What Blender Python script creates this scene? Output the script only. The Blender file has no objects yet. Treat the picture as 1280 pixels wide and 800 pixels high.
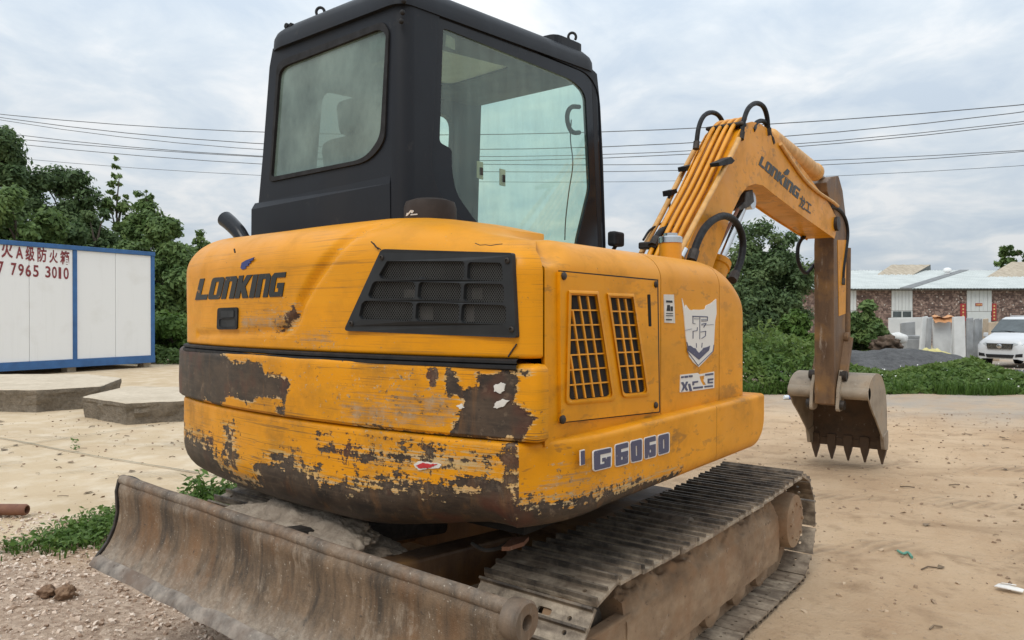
import bpy, bmesh, math, random
import numpy as np
from mathutils import Vector, Matrix, noise
from mathutils.geometry import tessellate_polygon
R = math.radians
rnd = random.Random(7)
sc = bpy.context.scene
col = sc.collection

# ---------------------------------------------------------------- camera
CAM = Vector((2.0, -2.71, 1.28)); YAW = R(37.6); FPX = 920.0; HZ = 395.0
cd = bpy.data.cameras.new('camera'); cam = bpy.data.objects.new('camera', cd); col.objects.link(cam)
cd.sensor_width = 36; cd.lens = FPX / 1280 * 36; cd.clip_start = 0.05; cd.clip_end = 2000
cam.location = CAM; cam.rotation_euler = (R(90) - math.atan(5 / FPX), 0, YAW)
sc.camera = cam
# ---------------------------------------------------------------- sky, sun, exposure
SUN_EL, SUN_AZ = R(52), R(172)      # azimuth measured clockwise from +Y
w = bpy.data.worlds.new('World'); sc.world = w; w.use_nodes = True
nt = w.node_tree; nt.nodes.clear()
def N(t, **k):
    n = nt.nodes.new(t)
    for a, b in k.items(): setattr(n, a, b)
    return n
out = N('ShaderNodeOutputWorld'); bg = N('ShaderNodeBackground'); sky = N('ShaderNodeTexSky', sky_type='NISHITA')
sky.sun_disc = False; sky.sun_elevation = SUN_EL; sky.sun_rotation = SUN_AZ; sky.dust_density = 2.0
tc = N('ShaderNodeTexCoord'); sep = N('ShaderNodeSeparateXYZ')
nt.links.new(tc.outputs['Generated'], sep.inputs[0])
ad = N('ShaderNodeMath', operation='ABSOLUTE'); nt.links.new(sep.outputs[2], ad.inputs[0])
ad2 = N('ShaderNodeMath', operation='ADD'); nt.links.new(ad.outputs[0], ad2.inputs[0]); ad2.inputs[1].default_value = 0.22
dv = N('ShaderNodeVectorMath', operation='DIVIDE'); nt.links.new(tc.outputs['Generated'], dv.inputs[0])
cmb = N('ShaderNodeCombineXYZ')
for i in range(3): nt.links.new(ad2.outputs[0], cmb.inputs[i])
nt.links.new(cmb.outputs[0], dv.inputs[1])
n1 = N('ShaderNodeTexNoise'); n1.inputs['Scale'].default_value = 3.0; n1.inputs['Detail'].default_value = 7; n1.inputs['Roughness'].default_value = .56
n1.inputs['Distortion'].default_value = .35
nt.links.new(dv.outputs[0], n1.inputs['Vector'])
rp = N('ShaderNodeValToRGB'); e = rp.color_ramp.elements
e[0].position = .36; e[0].color = (.60, .69, .79, 1); e[1].position = .64; e[1].color = (.90, .92, .935, 1)
m_ = e.new(.50); m_.color = (.715, .785, .85, 1)
nt.links.new(n1.outputs['Fac'], rp.inputs[0])
sc1 = N('ShaderNodeMix', data_type='RGBA'); sc1.inputs[0].default_value = .93
sm = N('ShaderNodeVectorMath', operation='SCALE'); sm.inputs['Scale'].default_value = .10
nt.links.new(sky.outputs[0], sm.inputs[0])
# the cloud layer is scaled so that, with the background strength below, it shows its listed colours
sm2 = N('ShaderNodeVectorMath', operation='SCALE'); sm2.inputs['Scale'].default_value = 10.0
nt.links.new(rp.outputs[0], sm2.inputs[0])
gz1 = N('ShaderNodeMath', operation='MULTIPLY_ADD'); nt.links.new(ad.outputs[0], gz1.inputs[0]); gz1.inputs[1].default_value = 1.25; gz1.inputs[2].default_value = .74
sm3 = N('ShaderNodeVectorMath', operation='SCALE'); nt.links.new(sm2.outputs[0], sm3.inputs[0]); nt.links.new(gz1.outputs[0], sm3.inputs['Scale'])
nt.links.new(sky.outputs[0], sc1.inputs[6]); nt.links.new(sm3.outputs[0], sc1.inputs[7])
nt.links.new(sc1.outputs[2], bg.inputs[0]); bg.inputs[1].default_value = 0.10
nt.links.new(bg.outputs[0], out.inputs[0])
sl = bpy.data.lights.new('sun', 'SUN'); so = bpy.data.objects.new('sun', sl); col.objects.link(so)
sl.energy = 1.5; sl.angle = R(28); sl.color = (1, .95, .87)
sdir = Vector((math.sin(SUN_AZ) * math.cos(SUN_EL), math.cos(SUN_AZ) * math.cos(SUN_EL), math.sin(SUN_EL)))
so.rotation_euler = sdir.to_track_quat('Z', 'Y').to_euler()
vs = sc.view_settings; vs.view_transform = 'Standard'; vs.look = 'None'; vs.exposure = 0.0; vs.gamma = 1; vs.use_curve_mapping = False
sc.cycles.max_bounces = 8; sc.cycles.transparent_max_bounces = 16

# ---------------------------------------------------------------- measuring: a sight line of the photograph met with a real plane
VD = Vector((-math.sin(YAW), math.cos(YAW), 0)); VR = Vector((math.cos(YAW), math.sin(YAW), 0))
def sight(px, py): return VD + VR * ((px - 640) / FPX) + Vector((0, 0, -(py - HZ) / FPX))
def onX(px, py, X): a = sight(px, py); return CAM + a * ((X - CAM.x) / a.x)
def onY(px, py, Y): a = sight(px, py); return CAM + a * ((Y - CAM.y) / a.y)
def onZ(px, py, Z=0.0): a = sight(px, py); return CAM + a * ((Z - CAM.z) / a.z)
def atD(px, py, D): return CAM + sight(px, py) * D
def gpt(px, D): p = CAM + VD * D + VR * ((px - 640) / FPX * D); return Vector((p.x, p.y, 0))

# ---------------------------------------------------------------- materials
MATS = {}
class MT:
    """small node-graph writer"""
    def __init__(s, name, rough=.6, metal=0.0):
        s.m = bpy.data.materials.new(name); s.m.use_nodes = True; s.t = s.m.node_tree; s.t.nodes.clear()
        s.o = s.n('ShaderNodeOutputMaterial'); s.b = s.n('ShaderNodeBsdfPrincipled')
        s.t.links.new(s.b.outputs[0], s.o.inputs[0]); s.b.inputs['Roughness'].default_value = rough; s.b.inputs['Metallic'].default_value = metal
        s.co = s.n('ShaderNodeTexCoord').outputs['Object']; MATS[name] = s.m
    def n(s, t, **k):
        x = s.t.nodes.new(t)
        for a, b in k.items(): setattr(x, a, b)
        return x
    def link(s, a, b):
        if isinstance(a, (int, float)): b.default_value = a
        elif isinstance(a, tuple): b.default_value = (a + (1,)) if len(a) == 3 and b.type == 'RGBA' else a
        else: s.t.links.new(a, b)
    def map(s, scale, co=None, rot=(0, 0, 0), loc=(0, 0, 0)):
        x = s.n('ShaderNodeMapping'); x.inputs['Scale'].default_value = scale; x.inputs['Rotation'].default_value = rot; x.inputs['Location'].default_value = loc
        s.link(co or s.co, x.inputs[0]); return x.outputs[0]
    def noise(s, sc_, det=4, ro=.55, dist=0, vec=None):
        x = s.n('ShaderNodeTexNoise'); x.inputs['Detail'].default_value = det; x.inputs['Roughness'].default_value = ro; x.inputs['Distortion'].default_value = dist
        if isinstance(sc_, tuple): x.inputs['Scale'].default_value = 1; s.link(s.map(sc_, vec), x.inputs['Vector'])
        else: x.inputs['Scale'].default_value = sc_; s.link(vec or s.co, x.inputs['Vector'])
        return x.outputs['Fac']
    def voro(s, sc_, feat='F1', out='Distance', vec=None, rand=1):
        x = s.n('ShaderNodeTexVoronoi', feature=feat); x.inputs['Scale'].default_value = sc_; x.inputs['Randomness'].default_value = rand
        s.link(vec or s.co, x.inputs['Vector']); return x.outputs[out]
    def ramp(s, f, a, b, c0=0.0, c1=1.0):
        x = s.n('ShaderNodeMapRange'); x.clamp = True
        s.link(f, x.inputs[0]); s.link(a, x.inputs[1]); s.link(b, x.inputs[2]); s.link(c0, x.inputs[3]); s.link(c1, x.inputs[4]); return x.outputs[0]
    def math(s, op, a, b=0.0, c=0.0):
        x = s.n('ShaderNodeMath', operation=op)
        for i, v in enumerate((a, b, c)): s.link(v, x.inputs[i])
        return x.outputs[0]
    def mix(s, f, a, b, blend='MIX'):
        x = s.n('ShaderNodeMix', data_type='RGBA', blend_type=blend); s.link(f, x.inputs[0]); s.link(a, x.inputs[6]); s.link(b, x.inputs[7]); return x.outputs[2]
    def attr(s, name):
        x = s.n('ShaderNodeAttribute'); x.attribute_name = name; return x.outputs['Fac']
    def island(s): return s.n('ShaderNodeNewGeometry').outputs['Random Per Island']
    def objrnd(s): return s.n('ShaderNodeObjectInfo').outputs['Random']
    def axis(s, i, co=None):
        x = s.n('ShaderNodeSeparateXYZ'); s.link(co or s.co, x.inputs[0]); return x.outputs[i]
    def col(s, c): s.link(c, s.b.inputs['Base Color']); return s
    def rough(s, r): s.link(r, s.b.inputs['Roughness']); return s
    def bump(s, h, d=.01, st=1.0):
        x = s.n('ShaderNodeBump'); x.inputs['Distance'].default_value = d; x.inputs['Strength'].default_value = st; s.link(h, x.inputs['Height']); s.link(x.outputs[0], s.b.inputs['Normal']); return s

def mat_plain(name, c, rough=.6, metal=0, var=.25, sc_=8, bump=0):
    m = MT(name, rough, metal); f = m.noise(sc_, 5, .6)
    if max(c) < .06: m.b.inputs['Specular IOR Level'].default_value = .22
    d = tuple(x * (1 - var) for x in c); h = tuple(min(1, x * (1 + var)) for x in c)
    m.col(m.mix(m.ramp(f, .3, .7), d, h)); m.rough(m.ramp(f, .3, .7, min(1, rough + .1), max(.05, rough - .1)))
    if bump: m.bump(f, bump)
    return m.m

def mat_paint(name, base, stretch=(2, 2, 50), dirt=.5, chips=.5, use_attr=True):
    m = MT(name, .5); m.b.inputs['Specular IOR Level'].default_value = .24
    big = m.noise(2.2, 4, .6)
    c = m.mix(m.ramp(big, .3, .75), tuple(x * .86 for x in base), tuple(min(1, x * 1.08) for x in base))
    fade = m.noise((3, 3, 26), 4, .6); c = m.mix(m.ramp(fade, .5, .8, 0, .22), c, (.70, .35, .02))
    grime = m.noise(5, 8, .68); c = m.mix(m.ramp(grime, .5, .76, 0, .7 * dirt), c, (.24, .115, .02))
    film = m.noise((1.3, 1.3, 5), 6, .7, .4); c = m.mix(m.ramp(film, .52, .74, 0, .5 * dirt), c, (.36, .175, .012))
    lines = m.noise(stretch, 6, .7); sel = m.noise((2.2, 2.2, 5), 4, .62)
    c = m.mix(m.math('MULTIPLY', m.ramp(lines, .58, .64), m.ramp(sel, .44, .62, 0, 1.0 * chips)), c, (.12, .07, .025))
    fine = m.noise(tuple(x * 3.3 for x in stretch), 3, .6, .3, m.map((1, 1, 1), loc=(3.1, 7.7, 1.3)))
    c = m.mix(m.math('MULTIPLY', m.ramp(fine, .60, .635), m.ramp(sel, .38, .62, 0, .95 * chips)), c, (.16, .085, .03))
    ch = m.voro(23); cs = m.noise(9, 2)
    c = m.mix(m.math('MULTIPLY', m.ramp(ch, .085, .07), m.ramp(cs, .58, .62, 0, chips)), c, (.05, .035, .025))
    rg = m.ramp(grime, .3, .8, .30, .58)
    if use_attr:
        wr = m.attr('wear'); ru = m.attr('scuff_shade')
        jag = m.noise((5, 5, 48), 8, .75); jag2 = m.noise((2.6, 2.6, 110), 8, .78, 0, m.map((1, 1, 1), loc=(5, 2, 9))); blot = m.noise(28, 7, .7)
        j1 = m.math('ADD', m.math('MULTIPLY', m.math('SUBTRACT', jag, .5), 1.0), m.math('MULTIPLY', m.math('SUBTRACT', blot, .5), 1.3))
        j2 = m.math('ADD', m.math('MULTIPLY', m.math('SUBTRACT', jag2, .5), 1.5), m.math('MULTIPLY', m.math('SUBTRACT', blot, .5), .5))
        w1 = m.math('ADD', wr, m.math('MULTIPLY', j1, 1.0)); w2 = m.math('ADD', wr, m.math('MULTIPLY', j2, .9))
        spk = m.noise(52, 8, .78, 0, m.map((1, 1, 1.6), loc=(1, 8, 3))); gate = m.noise(6, 5, .65, 0, m.map((1, 1, 1), loc=(8, 1, 3)))
        sk_ = m.math('ADD', m.math('ADD', spk, m.math('MULTIPLY', ru, .17)), m.math('MULTIPLY', gate, .22))
        c = m.mix(m.ramp(sk_, .775, .79, 0, .95), c, m.mix(m.ramp(blot, .42, .58), (.055, .036, .022), (.46, .36, .22)))
        # grey brown film: scuffs, plus dirt and painted shading in the hood groove
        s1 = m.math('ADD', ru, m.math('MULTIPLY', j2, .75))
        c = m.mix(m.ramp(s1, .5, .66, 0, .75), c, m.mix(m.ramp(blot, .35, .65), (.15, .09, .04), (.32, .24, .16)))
        c = m.mix(m.ramp(w2, .47, .52, 0, .72), c, m.mix(m.ramp(blot, .4, .6), (.55, .43, .25), (.42, .28, .08)))
        met = m.mix(m.ramp(m.noise((7, 7, 14), 6, .7), .35, .65), (.026, .021, .018), (.080, .055, .038)); met = m.mix(m.ramp(m.noise((2.6, 2.6, 60), 8, .8, .5), .52, .70, 0, .4), met, (.14, .105, .072)); met = m.mix(m.ramp(blot, .58, .66, 0, .45), met, (.19, .14, .095)); met = m.mix(m.ramp(m.noise(60, 7, .75), .60, .66, 0, .7), met, (.018, .014, .012)); met = m.mix(m.ramp(m.noise((16, 16, 2.5), 5, .7, 0, m.map((1, 1, 1), loc=(7, 3, 1))), .55, .7, 0, .6), met, (.17, .085, .035))
        met = m.mix(m.ramp(m.noise(4.0, 3, .6, 0, m.map((1, 1, 1), loc=(2, 0, 4))), .55, .66, 0, .6), met, (.10, .030, .018))
        wm = m.ramp(w1, .50, .53); c = m.mix(wm, c, met); rg = m.mix(wm, rg, (.5, .5, .5))
        ht = m.math('MULTIPLY', m.ramp(w1, .5, .6), -1.0)
        m.bump(m.math('ADD', ht, m.math('MULTIPLY', grime, .25)), .0018, .8)
    else: m.bump(grime, .001, .5)
    m.col(c).rough(rg); return m.m

YEL = (.68, .272, .0025)
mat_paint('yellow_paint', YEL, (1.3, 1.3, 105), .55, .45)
mat_paint('counterweight_paint', YEL, (1.2, 1.2, 85), 1.15, 1.0)
mat_paint('yellow_side_paint', YEL, (3, 3, 9), .7, .5)
mat_paint('boom_paint', (.66, .268, .006), (4, 4, 7), .85, .6, False)
mat_plain('pipe_yellow', (.66, .27, .007), .45, 0, .12, 14)
mat_plain('pipe_tan', (.56, .30, .085), .5, 0, .2, 18)
mat_plain('cab_black', (.014, .017, .023), .5, 0, .25, 5)
m = MT('cab_black', .5); m.b.inputs['Specular IOR Level'].default_value = .3; f_ = m.noise((3, 3, 1.2), 7, .68); g_ = m.noise(16, 6, .7); c_ = m.mix(m.ramp(f_, .48, .78, 0, .4), (.0065, .0085, .013), (.034, .035, .037)); c_ = m.mix(m.ramp(g_, .62, .74, 0, .22), c_, (.085, .08, .072)); m.col(c_); m.rough(m.ramp(f_, .3, .75, .42, .65)); m.bump(m.noise(2.2, 3, .5), .004, .6)
mat_plain('frit_black', (.012, .014, .018), .2, 0, .2, 5)
mat_plain('cap_brown', (.030, .022, .018), .6, 0, .3, 9)
mat_plain('rubber', (.017, .017, .018), .65, 0, .3, 20)
mat_plain('grille_plastic', (.022, .024, .026), .5, 0, .22, 9)
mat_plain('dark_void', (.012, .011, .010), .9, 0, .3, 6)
mat_plain('core_grey', (.05, .045, .04), .8, 0, .6, 9)
mat_plain('mesh_wire', (.075, .075, .072), .6, .1, .2, 9)
mat_plain('hose', (.010, .010, .011), .55, 0, .3, 40)
mat_plain('chrome', (.55, .55, .55), .22, 1, .1, 12)
mat_plain('dark_steel', (.05, .043, .038), .55, .4, .4, 18, .002)
mat_plain('navy_decal', (.035, .045, .11), .5, 0, .3, 40)
mat_plain('beige_plastic', (.45, .38, .24), .5, 0, .15, 20)
mat_plain('seat_cloth', (.42, .42, .40), .9, 0, .3, 14)
mat_plain('cab_lining', (.055, .064, .064), .8, 0, .45, 5)
mat_plain('white_vinyl', (.58, .555, .51), .5, 0, .12, 30)
def mat_decal(name, c, under=YEL, thr=.62):
    m = MT(name, .5); f = m.noise(38, 8, .72); g = m.noise(7, 3)
    m.col(m.mix(m.ramp(m.math('ADD', f, m.math('MULTIPLY', g, .25)), thr, thr + .025), c, under)); return m.m
mat_decal('black_decal', (.007, .009, .009), YEL, .78)
mat_decal('blue_decal', (.02, .035, .16), YEL, .74)
mat_decal('boom_decal', (.016, .018, .016), (.66, .27, .016), .76)
mat_decal('navy_number', (.055, .06, .115), (.62, .58, .50), .76)
mat_decal('white_sticker', (.66, .64, .60), YEL, .84)
def mat_rust(name, c0, c1, c2, stretch, rough=.6, metal=.15):
    m = MT(name, rough, metal); a = m.noise(stretch, 6, .65); b = m.noise(5, 5, .6); f = m.noise(40, 5, .7)
    c = m.mix(m.ramp(a, .33, .64), c0, c1); c = m.mix(m.ramp(b, .48, .68, 0, .85), c, c2)
    sp = m.noise((stretch[0] * 2.3, stretch[1] * 2.3, stretch[2] * 2.3), 7, .75, 0, m.map((1, 1, 1), loc=(4, 1, 2)))
    c = m.mix(m.ramp(sp, .60, .70, 0, .65), c, (.42, .36, .29)); c = m.mix(m.ramp(f, .62, .68, 0, .6), c, (.05, .035, .025))
    m.col(c).bump(m.math('ADD', f, m.math('MULTIPLY', a, .8)), .003, .7); m.rough(m.ramp(b, .3, .7, rough - .12, rough + .15)); return m.m
mat_rust('blade_steel', (.055, .044, .035), (.20, .145, .10), (.165, .092, .048), (11, 11, 1.6), .6)
m = MT('blade_face', .7, .05); v_ = m.noise((16, 16, 2.4), 8, .75, .4); h_ = m.noise(7, 8, .72); k_ = m.noise(38, 8, .75); l_ = m.noise((5, 5, 1.2), 5, .65, 0, m.map((1, 1, 1), loc=(3, 8, 1)))
c_ = m.mix(m.ramp(v_, .36, .62), (.055, .040, .027), (.20, .132, .078)); c_ = m.mix(m.ramp(l_, .50, .64, 0, .8), c_, (.19, .095, .038)); c_ = m.mix(m.ramp(m.math('ADD', m.math('MULTIPLY', h_, .6), m.math('MULTIPLY', v_, .4)), .55, .63, 0, .75), c_, (.30, .245, .185))
zf = m.axis(2); low_ = m.ramp(m.math('ADD', zf, m.math('MULTIPLY', m.math('SUBTRACT', h_, .5), .30)), .47, .38); c_ = m.mix(m.math('MULTIPLY', low_, .55), c_, m.mix(m.ramp(k_, .4, .6), (.20, .155, .115), (.40, .34, .27)))
top_ = m.ramp(m.math('ADD', zf, m.math('MULTIPLY', m.math('SUBTRACT', h_, .5), .10)), .615, .66); c_ = m.mix(m.math('MULTIPLY', top_, .32), c_, m.mix(m.ramp(k_, .4, .6), (.14, .115, .095), (.34, .29, .24)))
c_ = m.mix(m.ramp(k_, .60, .66, 0, .7), c_, (.035, .028, .022)); c_ = m.mix(m.ramp(m.noise(80, 5, .7), .63, .68, 0, .7), c_, (.45, .39, .31)); m.col(c_).bump(m.math('ADD', k_, m.math('MULTIPLY', h_, 1.2)), .005, .9)
mat_rust('blade_edge', (.095, .078, .064), (.30, .255, .21), (.15, .10, .07), (16, 16, 16), .6)
mat_rust('arm_steel', (.085, .044, .022), (.17, .098, .05), (.26, .135, .045), (9, 9, 1.4), .6)
mat_rust('bucket_steel', (.20, .155, .11), (.40, .335, .255), (.30, .22, .145), (5, 5, 5), .7)
mat_rust('bucket_inside', (.055, .036, .023), (.15, .095, .058), (.10, .058, .034), (5, 5, 5), .8)
m = MT('shoe_steel', .6, .1); o_ = m.objrnd(); cv = m.n('ShaderNodeVectorMath', operation='ADD'); cb = m.n('ShaderNodeCombineXYZ'); m.link(m.math('MULTIPLY', o_, 37.0), cb.inputs[0]); m.link(m.math('MULTIPLY', o_, 11.0), cb.inputs[1]); m.link(m.co, cv.inputs[0]); m.link(cb.outputs[0], cv.inputs[1])
a_ = m.noise(13, 8, .72, 0, cv.outputs[0]); b_ = m.noise((5, 16, 16), 5, .6, 0, cv.outputs[0]); zz = m.axis(2)
fl = m.mix(m.ramp(a_, .36, .64), (.145, .112, .080), (.48, .395, .295)); fl = m.mix(m.ramp(b_, .46, .62, 0, .8), fl, (.10, .073, .052)); fl = m.mix(m.ramp(o_, .3, 1.0, 0, .45), fl, (.19, .13, .085))
gs = m.mix(m.ramp(a_, .4, .65), (.050, .040, .032), (.21, .165, .12)); m.col(m.mix(m.ramp(zz, .0075, .011), fl, gs)).bump(a_, .006, .9)
mat_rust('frame_dust', (.185, .118, .068), (.34, .235, .145), (.27, .155, .082), (5, 5, 8), .9, 0)
mat_rust('pipe_rust', (.15, .06, .035), (.22, .10, .055), (.16, .07, .05), (4, 4, 4), .7)
def mat_soil(name, a, b, sc_=14, bump=.02):
    m = MT(name, .95); f = m.noise(sc_, 9, .7); g = m.noise(sc_ * .2, 4)
    m.col(m.mix(m.ramp(m.math('ADD', m.math('MULTIPLY', f, .6), m.math('MULTIPLY', g, .4)), .35, .65), a, b)).bump(f, bump, 1); return m.m
mat_soil('dry_mud', (.22, .17, .125), (.52, .43, .335), 16, .03)
mat_soil('dark_gravel', (.045, .045, .047), (.14, .14, .14), 9, .08)
mat_soil('brown_stone', (.13, .07, .04), (.30, .19, .115), 30, .01)
mat_soil('concrete_block', (.42, .345, .25), (.60, .51, .39), 12, .02)
mat_soil('concrete_broken', (.13, .105, .075), (.30, .25, .19), 22, .05)
def mat_glass(name, tint, dust, dustcol, ior=1.5, streak=(18, 18, 3)):
    m = MT(name); t = m.t; t.nodes.remove(m.b)
    tr = m.n('ShaderNodeBsdfTransparent'); tr.inputs[0].default_value = tint + (1,)
    gl = m.n('ShaderNodeBsdfGlossy'); gl.inputs['Roughness'].default_value = .03; gl.inputs[0].default_value = (.9, .95, .93, 1)
    df = m.n('ShaderNodeBsdfDiffuse'); df.inputs[0].default_value = dustcol + (1,)
    lw_ = m.n('ShaderNodeLayerWeight'); lw_.inputs[0].default_value = .5
    fr = m.math('ADD', m.math('MULTIPLY', m.math('POWER', lw_.outputs['Facing'], 4.5), .85), (ior - 1) * .12)
    a = m.n('ShaderNodeMixShader'); b = m.n('ShaderNodeMixShader')
    f = m.math('ADD', m.math('MULTIPLY', m.noise(streak, 6, .65), .6), m.math('MULTIPLY', m.noise(3, 4, .6), .4))
    m.link(m.ramp(f, .3, .72, dust * .35, dust * 1.6), a.inputs[0]); m.link(tr.outputs[0], a.inputs[1]); m.link(df.outputs[0], a.inputs[2])
    m.link(fr, b.inputs[0]); m.link(a.outputs[0], b.inputs[1]); m.link(gl.outputs[0], b.inputs[2]); m.link(b.outputs[0], m.o.inputs[0]); return m.m
mat_glass('side_glass', (.80, .97, .88), .17, (.33, .47, .41))
mat_glass('front_glass', (.86, .98, .91), .12, (.55, .66, .60))
mat_glass('rear_glass', (.30, .36, .32), .66, (.185, .25, .22), 1.5, (5, 5, 3))
mat_glass('car_glass', (.35, .40, .42), .06, (.4, .4, .4))

# ---------------------------------------------------------------- mesh helpers
class MB:
    def __init__(s): s.v = []; s.f = []
    def add(s, vs_, fs):
        o = len(s.v); s.v += [tuple(x) for x in vs_]; s.f += [tuple(i + o for i in f) for f in fs]; return s
    def box(s, c, d, M=None):
        hx, hy, hz = d[0] / 2, d[1] / 2, d[2] / 2
        V = [Vector((x * hx, y * hy, z * hz)) for x in (-1, 1) for y in (-1, 1) for z in (-1, 1)]
        if M is not None: V = [M @ v for v in V]
        return s.add([v + Vector(c) for v in V], [(0, 1, 3, 2), (4, 6, 7, 5), (0, 4, 5, 1), (2, 3, 7, 6), (0, 2, 6, 4), (1, 5, 7, 3)])
    def bar(s, a, b, w_, h, up=(0, 0, 1)):
        a, b = Vector(a), Vector(b); x = (b - a).normalized(); y = Vector(up).cross(x).normalized(); z = x.cross(y)
        M = Matrix((x, y, z)).transposed(); return s.box((a + b) / 2, ((b - a).length, w_, h), M)
    def tube(s, path, r, n=10, cap=True):
        P = [Vector(p) for p in path]; k = len(P); rr = r if isinstance(r, (list, tuple)) else [r] * k
        T = [(P[min(i + 1, k - 1)] - P[max(i - 1, 0)]).normalized() for i in range(k)]
        u = T[0].orthogonal().normalized(); V = []; F = []
        for i in range(k):
            u = (u - T[i] * u.dot(T[i])).normalized(); v = T[i].cross(u)
            for j in range(n):
                a = 2 * math.pi * j / n; V.append(P[i] + (u * math.cos(a) + v * math.sin(a)) * rr[i])
        for i in range(k - 1):
            for j in range(n): F.append((i * n + j, i * n + (j + 1) % n, (i + 1) * n + (j + 1) % n, (i + 1) * n + j))
        if cap: F += [tuple(range(n))[::-1], tuple(range((k - 1) * n, k * n))]
        return s.add(V, F)
    def cyl(s, c, axis, r, h, n=24, r2=None):
        c = Vector(c); a = Vector(axis).normalized() * h / 2; return s.tube([c - a, c + a], [r, r if r2 is None else r2], n)
    def lathe(s, c, axis, prof, n=28):
        """prof: list of (radius, distance along axis)"""
        c = Vector(c); x = Vector(axis).normalized(); u = x.orthogonal().normalized(); v = x.cross(u); V = []; F = []; k = len(prof)
        for r, h in prof:
            for j in range(n):
                a = 2 * math.pi * j / n; V.append(c + x * h + (u * math.cos(a) + v * math.sin(a)) * r)
        for i in range(k - 1):
            for j in range(n): F.append((i * n + j, i * n + (j + 1) % n, (i + 1) * n + (j + 1) % n, (i + 1) * n + j))
        F += [tuple(range(n))[::-1], tuple(range((k - 1) * n, k * n))]
        return s.add(V, F)
    def plate(s, outline, holes, f, t):
        """flat outline with holes, mapped by f(u, v, w); thickness t behind w = 0"""
        loops = [outline] + list(holes); L = [[Vector((p[0], p[1], 0)) for p in lp] for lp in loops]; flat = [p for lp in loops for p in lp]
        tri = tessellate_polygon(L); n = len(flat)
        V = [f(p[0], p[1], 0) for p in flat] + [f(p[0], p[1], -t) for p in flat]
        F = [tuple(q) for q in tri]; F += [tuple(i + n for i in reversed(q)) for q in tri]
        o = 0
        for lp in loops:
            k = len(lp)
            for i in range(k): F.append((o + i, o + (i + 1) % k, o + (i + 1) % k + n, o + i + n))
            o += k
        return s.add(V, F)
    def pane(s, outline, f):
        tri = tessellate_polygon([[Vector((p[0], p[1], 0)) for p in outline]]); return s.add([f(p[0], p[1], 0) for p in outline], [tuple(q) for q in tri])
    def grid(s, rows, closed=False):
        n = len(rows[0]); V = [p for r_ in rows for p in r_]; F = []
        for i in range(len(rows) - 1):
            for j in range(n if closed else n - 1): F.append((i * n + j, i * n + (j + 1) % n, (i + 1) * n + (j + 1) % n, (i + 1) * n + j))
        return s.add(V, F)
    def build(s, name, mat, parent=None, smooth=38, bev=0, kind=None, recalc=True):
        me = bpy.data.meshes.new(name); me.from_pydata(s.v, [], s.f); me.validate()
        if recalc:
            bm = bmesh.new(); bm.from_mesh(me); bmesh.ops.recalc_face_normals(bm, faces=bm.faces); bm.to_mesh(me); bm.free()
        me.materials.append(MATS[mat] if isinstance(mat, str) else mat)
        if smooth: me.shade_smooth(); me.set_sharp_from_angle(angle=R(smooth))
        o = bpy.data.objects.new(name, me); col.objects.link(o)
        if parent: o.parent = parent
        if kind: o['kind'] = kind
        if bev:
            b = o.modifiers.new('bevel', 'BEVEL'); b.width = bev; b.segments = 2; b.limit_method = 'ANGLE'; b.angle_limit = R(40); b.harden_normals = False
        return o
def tag(o, label=None, cat=None, group=None, kind=None):
    for k, v in (('label', label), ('category', cat), ('group', group), ('kind', kind)):
        if v: o[k] = v
    return o
def empty(name, loc=(0, 0, 0), rz=0):
    o = bpy.data.objects.new(name, None); o.empty_display_size = .2; col.objects.link(o); o.location = loc; o.rotation_euler.z = rz; return o
def roundpoly(pts, rad, seg=5):
    out_ = []; n = len(pts)
    for i in range(n):
        p = Vector(pts[i]).to_2d(); a = Vector(pts[i - 1]).to_2d(); b = Vector(pts[(i + 1) % n]).to_2d()
        r = rad[i] if isinstance(rad, (list, tuple)) else rad
        da, db = (a - p), (b - p); l = min(r, da.length * .48, db.length * .48)
        if l < 1e-5: out_.append((p.x, p.y)); continue
        A = p + da.normalized() * l; B = p + db.normalized() * l
        for k in range(seg + 1):
            t = k / seg; q = A * (1 - t) ** 2 + p * 2 * t * (1 - t) + B * t * t; out_.append((q.x, q.y))
    return out_
def spline(pts, n=8):
    P = [Vector(p) for p in pts]; P = [P[0] * 2 - P[1]] + P + [P[-1] * 2 - P[-2]]; o = []
    for i in range(1, len(P) - 2):
        for k in range(n):
            t = k / n; a, b, c, d = P[i - 1:i + 3]
            o.append(.5 * ((2 * b) + (c - a) * t + (2 * a - 5 * b + 4 * c - d) * t * t + (3 * b - a - 3 * c + d) * t ** 3))
    return o + [P[-2]]
def inpoly(p, poly):
    x, y = p; c = False; n = len(poly)
    for i in range(n):
        x1, y1 = poly[i]; x2, y2 = poly[i - 1]
        if (y1 > y) != (y2 > y) and x < (x2 - x1) * (y - y1) / (y2 - y1) + x1: c = not c
    return c
def sdist(p, poly):
    d = 9e9; x, y = p
    for i in range(len(poly)):
        x1, y1 = poly[i]; x2, y2 = poly[i - 1]; dx, dy = x2 - x1, y2 - y1; L = dx * dx + dy * dy
        t = 0 if L == 0 else max(0, min(1, ((x - x1) * dx + (y - y1) * dy) / L)); d = min(d, math.hypot(x - x1 - t * dx, y - y1 - t * dy))
    return d if inpoly(p, poly) else -d
def setattr_f(o, name, fn):
    me = o.data; a = me.attributes.new(name, 'FLOAT', 'POINT'); a.data.foreach_set('value', [fn(v.co) for v in me.vertices])
def copy_obj(o, parent=None, **k):
    c = o.copy(); col.objects.link(c); c.parent = parent or o.parent
    for a, b in k.items(): setattr(c, a, b)
    return c
def px2(f, pts, **k): return [f(*p) for p in pts]
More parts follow.
